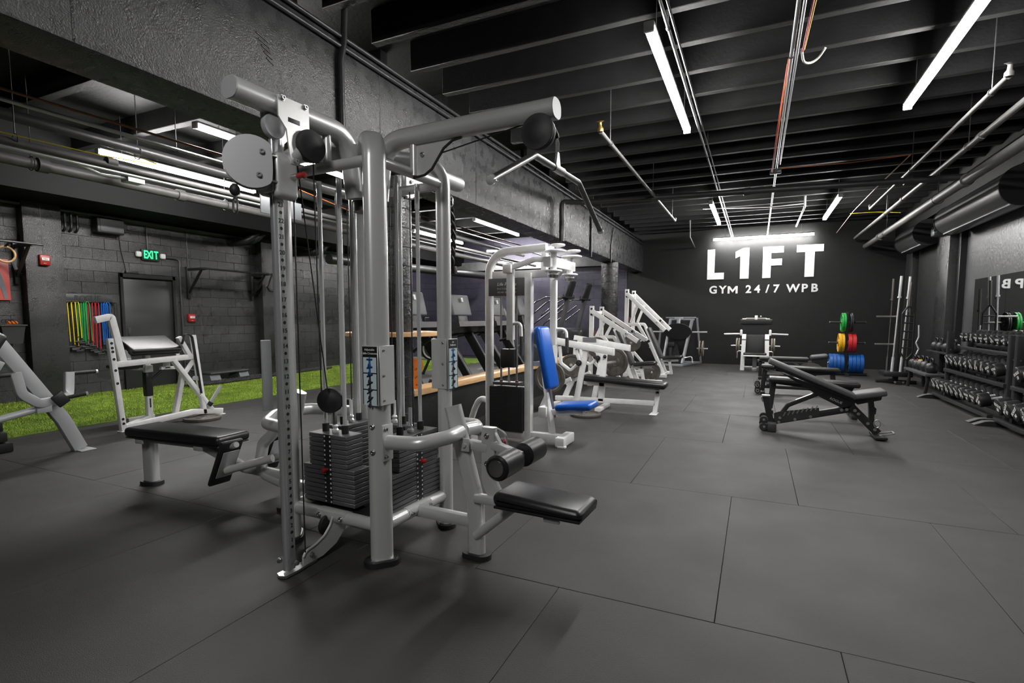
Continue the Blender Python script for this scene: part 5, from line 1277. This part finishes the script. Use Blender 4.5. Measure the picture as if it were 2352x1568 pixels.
hk.p('pop_pin', MB().rod((-2.10, 15.18, .29), (-2.06, 15.18, .29), .018, 10), mat('orange_knob', (.8, .30, .02), .4), sp3)
hk.p('side_shroud', MB().prism([(-.06, .05), (.26, .05), (.12, .62), (.02, .62)], (-2.12, 15.35, 0), (1, 0, 0), (0, 0, 1), .04), BLK)
cm = Thing('squat_machine', 'white squat machine with a tall black back pad in front of the lettering wall', 'gym machine', (0, 14.9, 0), world=True)
yq = 14.9
for s_ in (-1, 1):
    po_ = cm.p('side_post', MB().path([(s_ * .29, yq, .0), (s_ * .27, yq, .82), (s_ * .27, yq + .05, .92)], .10, .10, (1, 0, 0), fr=.05), WHT)
    cm.p('post_band', MB().rbox((s_ * .27, yq, .80), (.115, .11, .03), .004), mat('grey_band', (.12, .12, .13), .5), po_)
    cm.p('shoulder_lobe', MB().rbox((s_ * .34, yq + .03, .98), (.06, .10, .16), .025, None, 3), WHT)
    cm.p('plate_horn', MB().rod((s_ * .34, yq + .03, .95), (s_ * .75, yq + .03, .935), .021, 12), CHR)
    cm.p('storage_horn', MB().rod((s_ * .30, yq + .12, .64), (s_ * .58, yq + .12, .63), .018, 12), STL)
    cm.p('side_lever', MB().tube(fillet([(s_ * .32, yq - .03, .50), (s_ * .42, yq - .05, .50), (s_ * .42, yq - .05, .32)], .04), .015, 8), STL)
    cm.p('back_leg', MB().bar((s_ * .29, yq + .9, .03), (s_ * .27, yq + .1, .9), .08, .08), WHT)
    for i in range(2): weight_plate((s_ * (.385 + .055 * i), yq + .12, .64), (1, 0, 0), .195, 'iron weight plate on the %s horn of the squat machine, %s' % ('left' if s_ < 0 else 'right', ['inner', 'outer'][i]), .038, MATS['tan_iron'])
cm.p('back_pad', MB().rbox((0, yq + .10, .62), (.46, .08, .62), .02, Matrix.Rotation(R(-6), 3, 'X'), 3), PAD)
cm.p('upper_pad', MB().prism([(-.24, .88), (.24, .88), (.37, 1.30), (-.37, 1.30)], (0, yq + .14, 0), (1, 0, 0), (0, 0, 1), .07), PAD)
cm.p('head_board', MB().rbox((0, yq + .10, 1.26), (.76, .07, .13), .02, None, 3), BLK)
hb_ = cm.p('top_handle', MB().rbox((0, yq + .12, 1.345), (.50, .06, .04), .012), mat('tan_bar', (.4, .36, .28), .5))
cm.p('top_bracket', MB().rbox((0, yq + .08, 1.37), (.07, .06, .11), .01).rbox((-.28, yq + .08, 1.335), (.10, .06, .03), .012).rbox((.27, yq + .08, 1.335), (.10, .06, .03), .012), WHT)
cm.p('top_knob', MB().ball((.11, yq + .05, 1.40), .022, 10), CHR)
cm.p('seat', MB().rbox((0, yq - .12, .44), (.54, .30, .07), .03, None, 3), PAD)
cm.p('seat_trim', MB().rbox((0, yq - .14, .395), (.55, .30, .035), .012), WHT)
cm.p('seat_box', MB().rbox((0, yq - .02, .24), (.46, .10, .30), .02), BLK)
cm.p('seat_post', MB().bar((0, yq - .22, .06), (0, yq - .2, .38), .10, .03), PADG)
cm.p('base', MB().bar((-.24, yq - .18, .10), (.24, yq - .18, .10), .06, .06).rbox((0, yq - .24, .05), (.11, .07, .09), .006), STL)
cm.p('base_rail', MB().bar((0, yq - .2, .04), (0, yq + .95, .04), .08, .07), WHT)
# ------------------------------------------------------------------ cardio machines beyond the half wall
TMB = mat('treadmill_black', (.011, .0115, .012), .45, spec=.35); TMG = mat('treadmill_grey', (.09, .096, .10), .5)
def treadmill(label, x, y, rz=0):
    t = Thing('treadmill', label, 'treadmill', (x, y, 0), rz, group='treadmills behind the half wall')
    t.p('deck', MB().rbox((-.85, 0, .09), (1.75, .72, .18), .02), TMB)
    t.p('belt', MB().rbox((-.95, 0, .186), (1.50, .50, .008), .002), RUB)
    for s_ in (-1, 1): t.p('side_rail', MB().rbox((-.90, s_ * .31, .195), (1.60, .10, .025), .008), PADG)
    t.p('motor_hood', MB().rbox((-.02, 0, .22), (.44, .74, .22), .06, None, 3), TMB)
    for s_ in (-1, 1):
        u = t.p('upright', MB().bar((.10, s_ * .36, .12), (-.56, s_ * .36, 1.14), .05, .15, (1, 0, 0), r=.015), TMB)
        t.p('upright_edge', MB().bar((.17, s_ * .387, .12), (-.49, s_ * .387, 1.14), .008, .03, (1, 0, 0)), mat('edge_silver', (.4, .41, .42), .4, .5), u)
        t.p('handrail', MB().tube(fillet([(-.50, s_ * .38, 1.14), (-.72, s_ * .38, 1.10), (-1.05, s_ * .38, 1.04)], .06), .03, 12), TMB)
        t.p('cup_holder', MB().rbox((-.50, s_ * .24, 1.20), (.16, .14, .07), .02), PADG)
    sh_ = []
    for k in range(9):
        a = math.pi * k / 8; sh_.append((.30 * math.cos(a) * -1, -.10 * math.sin(a)))
    t.p('console_shell', MB().prism([(-.36, .09), (.28, .13), (.30, .05), (.10, -.05), (-.15, -.07), (-.34, .0)], (-.52, 0, 1.18), (1, 0, 0), (0, 0, 1), .86), TMB)
    mst = t.p('display_stem', MB().rbox((-.44, 0, 1.33), (.06, .30, .26), .015, Matrix.Rotation(R(-14), 3, 'Y')), TMB)
    dp = t.p('display', MB().rbox((-.47, 0, 1.56), (.05, .56, .34), .02, Matrix.Rotation(R(-14), 3, 'Y'), 3), TMG)
    t.p('display_label', MB().rbox((-.435, .0, 1.65), (.012, .05, .07), .002, Matrix.Rotation(R(-14), 3, 'Y')), PRINTW, dp)
treadmill('black treadmill nearest the black column, seen past the tower rods', -3.88, 6.05)
treadmill('black treadmill with a grey display right of the tower back column', -3.88, 7.35)
treadmill('black treadmill behind the chest fly machine stack', -3.88, 8.62)
def climber(label, x, y):
    t = Thing('stair_climber', label, 'stair climber', (x, y, 0), 0, group='stair climbers at the far column')
    t.p('body', MB().rbox((-.10, 0, .55), (.95, .78, 1.05), .12, None, 4), mat('climber_shroud', (.03, .03, .032), .35))
    for i in range(3): t.p('stair', MB().rbox((-.62 - .18 * i, 0, .62 - .2 * i), (.24, .56, .05), .01), RUB)
    t.p('base', MB().rbox((-.25, 0, .06), (1.6, .80, .10), .03), TMB)
    t.p('mast', MB().bar((.12, 0, 1.0), (.34, 0, 1.92), .14, .10, (1, 0, 0)), mat('climber_mast', (.09, .09, .095), .4, .3))
    c_ = t.p('console', MB().rbox((.40, 0, 2.10), (.09, .40, .46), .05, Matrix.Rotation(R(16), 3, 'Y'), 3), TMB)
    t.p('console_vent', MB().rbox((.45, -.05, 2.16), (.012, .10, .012), .004, Matrix.Rotation(R(16), 3, 'Y')), STL, c_)
    t.p('tray', MB().rbox((.26, 0, 1.88), (.30, .70, .05), .02), TMB)
    for s_ in (-1, 1):
        t.p('handrail', MB().tube(fillet([(.30, s_ * .36, 1.86), (-.12, s_ * .36, 1.90), (-.40, s_ * .36, 1.78), (-.85, s_ * .36, 1.42)], .1), .019, 10), mat('rail_dark_chrome', (.2, .2, .21), .25, .9))
        t.p('lower_handrail', MB().tube(fillet([(.22, s_ * .36, 1.70), (-.45, s_ * .36, 1.22), (-.55, s_ * .36, 1.05)], .06), .018, 10), MATS['rail_dark_chrome'])
        t.p('grip_knob', MB().rbox((.10, s_ * .30, 1.95), (.04, .05, .10), .015), RUB)
climber('black stair climber with tall console, left one by the far column', -4.75, 12.9)
climber('black stair climber with grey mast, right one by the far column', -4.75, 14.35)
el = Thing('elliptical_trainer', 'grey and black elliptical trainer between the treadmills and stair climbers', 'elliptical', (-4.5, 10.0, 0))
el.p('base', MB().rbox((-.2, 0, .06), (1.6, .5, .08), .02), TMB)
el.p('flywheel_cover', MB().rdisc((.25, -.12, .48), (0, 1, 0), .38, .10, .03, 36), TMG)
el.p('drive_cover', MB().rdisc((.30, .10, .45), (0, 1, 0), .34, .12, .03, 36), TMB)
el.p('mast', MB().bar((.20, 0, .60), (.02, 0, 1.45), .10, .12, (1, 0, 0)), TMB)
el.p('console', MB().rbox((-.04, 0, 1.62), (.10, .42, .36), .04, Matrix.Rotation(R(-18), 3, 'Y'), 3), TMB)
el.p('console_bezel', MB().rbox((.03, 0, 1.60), (.05, .36, .40), .02, Matrix.Rotation(R(-18), 3, 'Y'), 3), TMG)
for s_ in (-1, 1):
    el.p('swing_handle', MB().tube(fillet([(.05, s_ * .28, .50), (-.05, s_ * .28, 1.15), (-.22, s_ * .26, 1.55)], .2), .022, 10), SILG)
    el.p('pedal_arm', MB().bar((.10, s_ * .22, .45), (-.85, s_ * .22, .25), .05, .06), SILG)
    el.p('pedal', MB().rbox((-.35, s_ * .22, .40), (.36, .16, .04), .012), RUB)
rw = Thing('air_rower', 'black fan rower on the turf edge seen past the tower guide rods', 'rower', (-7.1, 10.6, 0))
rw.p('fan_housing', MB().rdisc((0, 0, .62), (.8, -.6, 0), .27, .16, .05, 32), TMB)
rw.p('fan_rim', MB().lathe([(.20, .082), (.235, .088), (.24, .08), (.20, .075), (.20, .082)], (0, 0, .62), (.8, -.6, 0), 32), STL)
rw.p('fan_hub', MB().rdisc((.07, -.05, .62), (.8, -.6, 0), .06, .05, .01, 20), TMG)
for a, b in (((-.16, -.12, 0), (.02, 0, .5)), ((.16, .12, 0), (-.02, 0, .5))): rw.p('leg', MB().bar(a, b, .05, .05, (1, 0, 0)), TMB)
rw.p('rail', MB().bar((-.1, .1, .35), (-1.2, .9, .30), .06, .05), SILG)
rw.p('mast', MB().bar((0, 0, .85), (-.25, .2, 1.25), .05, .05), TMB)
rw.p('monitor', MB().rbox((-.27, .22, 1.30), (.05, .20, .16), .02, None, 3), TMB)
ok_ = Thing('safety_spotter', 'orange perforated plastic hook standing on the pine cap by the column', 'hook', (-3.44, 4.80, .575), world=True)
ORG = mat('orange_plastic', (.85, .20, .015), .4)
ok_.p('body', MB().prism([(-.05, 0), (.02, 0), (.025, .12), (.05, .14), (.055, .20), (.075, .21), (.08, .30), (.045, .33), (-.05, .335)], (-3.42, 4.80, .576), (.55, .83, 0), (0, 0, 1), .05), ORG)
for i in range(6): ok_.p('hole', MB().disc((-3.42 + .027 - .012 * (i % 2), 4.80 - .022 - .012 * (i % 2) + .03 * (i % 2), .62 + .045 * i), (.83, -.55, 0), .008, .004, 10), mat('orange_dark', (.25, .05, .01), .5))

# ------------------------------------------------------------------ pipes, conduits and wires under the ceiling
def pipe(name, pts, r, m, lab, cat='pipe', grp=None, fr=0, couple=None, n=12, straps=None):
    pts = fillet(pts, fr, 6) if fr else [V(p) for p in pts]
    t = Thing(name, lab, cat, pts[len(pts) // 2], world=True, group=grp)
    t.p('run', MB().tube(pts, r, n), m)
    for c in couple or []:
        c = V(c); d = (V(pts[-1]) - V(pts[0])).normalized(); t.p('coupling', MB().rod(c - d * .05, c + d * .05, r * 1.3, n), m)
    for c in straps or []:
        c = V(c); t.p('hanger', MB().rod(c + V((0, 0, r)), (c.x, c.y, ZC - .02), .005, 6), PIPE); 
        t.p('clevis', MB().tube([c + V((r * 1.25 * math.cos(a), 0, r * 1.25 * math.sin(a))) for a in [2 * math.pi * k / 12 for k in range(13)]], .005, 6), PIPE)
    return t
GP = mat('dusty_grey_pipe', (.10, .097, .094), .5, .1, var=.15)
DP = mat('black_iron_pipe', (.03, .03, .031), .4, .2)
pipe('sprinkler_main', [(2.52, 1.0, 3.22), (2.52, 16.4, 3.22)], .065, GP, 'thick grey overhead pipe along the right wall', couple=[(2.52, 7.2, 3.22), (2.52, 14.6, 3.22), (2.52, 9.19, 3.22)], straps=[(2.52, 6.3, 3.22), (2.52, 10.4, 3.22), (2.52, 14.0, 3.22)])
pipe('sprinkler_pipe', [(2.63, 1.0, 3.38), (2.63, 16.0, 3.38)], .022, DP, 'thin dark pipe running beside the thick right pipe')
pipe('sprinkler_branch', [(2.25, 1.0, 3.42), (2.25, 16.2, 3.42)], .036, GP, 'medium grey overhead pipe left of the thick right pipe', couple=[(2.25, 7.8, 3.42), (2.25, 11.3, 3.42)], straps=[(2.25, 8.2, 3.42), (2.25, 12.6, 3.42)])
s1 = pipe('sprinkler_branch', [(1.87, 5.95, 3.40), (1.87, 11.9, 3.40), (1.87, 11.95, 3.47)], .024, GP, 'grey sprinkler pipe ending under the upper right lamp', straps=[(1.87, 6.3, 3.40), (1.87, 9.0, 3.40)])
s1.p('sprinkler_head', MB().lathe([(0, 0), (.035, 0), (.035, .03), (.02, .05), (.018, .09), (.03, .10), (.045, .105), (0, .11)], (1.87, 5.95, 3.40), (0, -.2, 1), 12), GP)
s2 = pipe('sprinkler_branch', [(-1.62, 5.78, 3.40), (-1.62, 11.6, 3.40), (-1.62, 11.68, 3.46)], .024, GP, 'grey sprinkler pipe above the lat pulldown bar', straps=[(-1.62, 6.2, 3.40), (-1.62, 9.0, 3.4), (-1.62, 11.2, 3.40)])
s2.p('sprinkler_head', MB().lathe([(0, 0), (.035, 0), (.035, .03), (.02, .05), (.018, .09), (.03, .10), (.045, .105), (0, .11)], (-1.62, 5.78, 3.40), (0, -.2, 1), 12), mat('brass', (.45, .30, .08), .3, .9))
pipe('cross_pipe', [(-3.14, 8.8, 2.70), (-3.14, 8.8, 3.38), (-2.9, 9.19, 3.42), (2.52, 9.19, 3.27)], .045, DP, 'black iron pipe crossing the room and dropping along the beam', fr=.08, couple=[(-1.62, 9.19, 3.38), (1.87, 9.19, 3.29), (-.2, 9.19, 3.345)])
CW = [('left', -.70), ('central', .20)]
pipe('conduit', [(-.70, 1.0, 3.62), (-.70, 16.2, 3.62)], .013, GALV, 'galvanised conduit beside the left row of lamps', 'conduit', straps=[(-.70, 4.4, 3.62), (-.70, 8.0, 3.62)])
pipe('conduit', [(-.665, 1.0, 3.66), (-.665, 16.2, 3.66)], .010, PIPE, 'dark conduit paired with the left galvanised one', 'conduit')
pipe('conduit', [(.20, 1.0, 3.62), (.20, 16.2, 3.62)], .016, GALV, 'galvanised conduit down the middle of the ceiling', 'conduit', couple=[(.20, 6.9, 3.62)], straps=[(.20, 5.3, 3.62), (.20, 12.0, 3.62)])
pipe('conduit', [(.245, 1.0, 3.66), (.245, 9.0, 3.66)], .012, GALV, 'second thin conduit beside the middle one', 'conduit')
def wire(pts, r, m, lab, grp='loose ceiling wires'):
    return obj('wire', MB().tube(fillet(pts, .3, 4), r, 6), m, None, lab, 'wire', grp)
OW = mat('orange_wire', (.55, .16, .05), .5); YW = mat('yellow_wire', (.6, .5, .03), .5); RW_ = mat('red_wire', (.45, .06, .06), .5); WW = mat('white_wire', (.6, .58, .55), .5); GW = mat('green_wire', (.05, .2, .06), .5)
wire([(.29, 1.0, 3.64), (.30, 4.0, 3.62), (.28, 5.2, 3.60)], .007, RW_, 'red wire tied beside the middle conduit at the top of the picture')
wire([(.31, 1.0, 3.66), (.32, 4.2, 3.64), (.29, 5.2, 3.61)], .006, YW, 'yellow wire tied beside the middle conduit at the top of the picture')
wire([(.18, 5.3, 3.60), (.165, 6.4, 3.58), (.16, 8.0, 3.57), (.15, 9.3, 3.60)], .006, OW, 'orange wire along the middle conduit below the coil')
wire([(.175, 5.4, 3.60), (.15, 7.0, 3.58), (.14, 9.2, 3.60)], .005, RW_, 'thin red wire along the middle conduit')
wire([(.27, 5.2, 3.62), (.30, 5.35, 3.55), (.40, 5.4, 3.58), (.46, 5.35, 3.66)], .010, WW, 'short flexible grey whip curling off the middle conduit')
wire([(.2, 9.25, 3.66), (1.2, 9.35, 3.66), (1.95, 9.5, 3.72)], .007, OW, 'orange wire crossing from the junction box towards the right pipes')
wire([(1.95, 9.5, 3.72), (1.72, 10.6, 3.5), (1.7, 12.6, 3.5), (1.70, 15.0, 3.42)], .008, mat('pink_wire', (.5, .33, .26), .5), 'twisted pinkish wire sagging along the right sprinkler pipe')
wire([(1.7, 13.0, 3.52), (2.2, 13.2, 3.55), (2.6, 13.2, 3.5)], .007, YW, 'yellow wire near the far right pipes')
wire([(-1.2, 13.0, 3.86), (.2, 13.1, 3.80), (.9, 13.2, 3.84)], .009, WW, 'pale cable sagging below the far joists')
jb = obj('junction_box', MB().rbox((.195, 9.25, 3.62), (.16, .12, .06), .008), PIPE, None, 'grey junction box on the middle conduit', 'junction box')
obj('conduit', MB().tube(fillet([(.85, 12.75, 4.2), (.85, 12.8, 3.70), (.85, 15.4, 3.70)], .05), .022, 8), GALV, None, 'short galvanised stub pipe between the far lamps', 'conduit')
obj('conduit', MB().tube([(-1.67, 14.7, 4.2), (-1.67, 14.8, 3.5), (-1.72, 16.5, 3.44)], .02, 8), GP, None, 'short grey pipe stub left of the lettering lamp', 'pipe')
# beam conduits
pipe('conduit', [(BX1 + .03, YF, 3.62), (BX1 + .03, 16.4, 3.62)], .018, PIPE, 'black conduit along the upper beam face, lower of two', 'conduit')
pipe('conduit', [(BX1 + .03, YF, 3.70), (BX1 + .03, 16.4, 3.70)], .018, PIPE, 'black conduit along the upper beam face, upper of two', 'conduit')
obj('conduit', MB().tube([(BX1 + .03, 3.52, 2.74), (BX1 + .03, 3.52, 3.5), (BX1 + .04, 3.55, 3.66), (BX1 + .05, 3.56, 3.95)], .028, 10), DP, None, 'thick black vertical conduit on the beam behind the tower', 'conduit')
obj('conduit', MB().tube([(BX1 + .02, 10.9, 2.66), (BX1 + .02, 10.9, 3.62)], .022, 10), DP, None, 'black vertical conduit on the far part of the beam', 'conduit')
obj('conduit', MB().tube([(BX1 + .02, 12.6, 2.70), (BX1 + .02, 12.6, 3.1), (BX1 + .03, 12.75, 3.55)], .016, 10), PIPE, None, 'thin conduit near the far column on the beam', 'conduit')
# left bay pipes
pipe('drain_pipe', [(-7.46, .5, 3.10), (-7.60, 16.2, 3.10)], .062, GP, 'thick grey pipe in the left bay above the curl machine', couple=[(-7.50, 4.9, 3.10), (-7.48, 3.3, 3.10)], straps=[(-7.48, 3.2, 3.10), (-7.5, 5.6, 3.10), (-7.5, 9.0, 3.1)])
pipe('drain_pipe', [(-6.70, .5, 3.085), (-6.70, 16.2, 3.085)], .042, GP, 'grey pipe under the long left bay lamp', couple=[(-6.70, 3.6, 3.12)], straps=[(-6.70, 2.75, 3.12), (-6.7, 5.2, 3.12)])
pipe('conduit', [(-7.0, .5, 3.10), (-7.0, 16.2, 3.10)], .022, GALV, 'thin galvanised conduit between the two left bay pipes', 'conduit')
pipe('conduit', [(-6.15, .5, 3.30), (-6.10, 16.2, 3.30)], .02, GALV, 'bright galvanised conduit high in the left bay', 'conduit', straps=[(-6.15, 4.0, 3.30), (-6.12, 9.5, 3.30)])
pipe('copper_pipe', [(-5.88, .5, 3.30), (-5.78, 16.2, 3.30)], .013, mat('rusty_copper', (.20, .085, .04), .5, .4), 'thin rusty copper pipe in the left bay')
pipe('conduit', [(-4.45, .5, 3.16), (-4.45, 16.2, 3.16)], .016, PIPE, 'dark conduit just behind the beam, lower one', 'conduit')
pipe('conduit', [(-4.40, .5, 3.24), (-4.40, 16.2, 3.24)], .016, PIPE, 'dark conduit just behind the beam, upper one', 'conduit')
pipe('duct', [(-6.95, .6, 3.42), (-7.05, 16.0, 3.42)], .06, DP, 'black round duct above the long left bay lamp', 'duct', straps=[(-6.97, 4.05, 3.38), (-7.0, 8.0, 3.38)])
pipe('duct', [(-9.2, 9.5, 2.75), (-9.2, 12.0, 2.80), (-8.6, 16.2, 2.82)], .12, DP, 'large black round duct far back in the left bay', 'duct', fr=.5, straps=[(-9.2, 10.0, 2.76), (-9.2, 11.4, 2.79)])
wire([(-6.35, .8, 3.12), (-6.36, 2.2, 3.06), (-6.37, 3.3, 3.08), (-6.6, 4.1, 3.2), (-7.6, 4.25, 3.55)], .007, YW, 'yellow wire drooping to the long left bay lamp')
wire([(-7.0, 6.6, 3.5), (-6.6, 7.4, 3.25), (-6.5, 9.0, 3.2)], .007, OW, 'orange wire sagging from the long left bay lamp')
jb2 = Thing('junction_box', 'white junction box on the left bay pipes below the lamp', 'junction box', (-7.22, 4.12, 3.05), world=True)
jb2.p('box', MB().rbox((-7.22, 4.12, 3.14), (.16, .20, .16), .008), WHT)
jb2.p('whip', MB().tube(fillet([(-7.2, 3.45, 3.16), (-7.2, 3.6, 3.12), (-7.2, 3.75, 3.08), (-7.2, 4.05, 3.10)], .06), .016, 8), GALV)
hpn = Thing('hanging_panel', 'pale grey metal panel hung behind the numbered pulley rail', 'panel', (-6.5, 5.78, 2.88), world=True)
hpn.p('sheet', MB().rbox((-6.5, 5.78, 3.0), (.02, .74, .26), .004), TMG)
hpn.p('hanger', MB().rod((-6.5, 6.05, 3.1), (-6.5, 6.05, 4.2), .005, 6), PIPE)
hpn.p('hanger', MB().rod((-6.5, 5.5, 3.1), (-6.5, 5.5, 4.2), .005, 6), PIPE)
# security camera and motor box on the right wall
sc_ = Thing('security_camera', 'small dark security camera between the two roller hoods', 'camera', (3.15, 12.9, 2.95), world=True)
sc_.p('housing', MB().rbox((3.18, 12.9, 3.04), (.22, .22, .18), .02, None, 2), mat('camera_grey', (.10, .11, .12), .4))
sc_.p('lens', MB().disc((3.10, 12.785, 3.05), (-.4, -1, 0), .035, .02, 18), BLK)
sc_.p('lens_ring', MB().lathe([(.03, .0), (.038, .0), (.038, .015), (.03, .015), (.03, 0)], (3.095, 12.78, 3.05), (-.4, -1, 0), 18), CHR)
sc_.p('arm', MB().bar((3.2, 12.9, 3.02), (3.43, 12.9, 3.02), .05, .05), BLK)
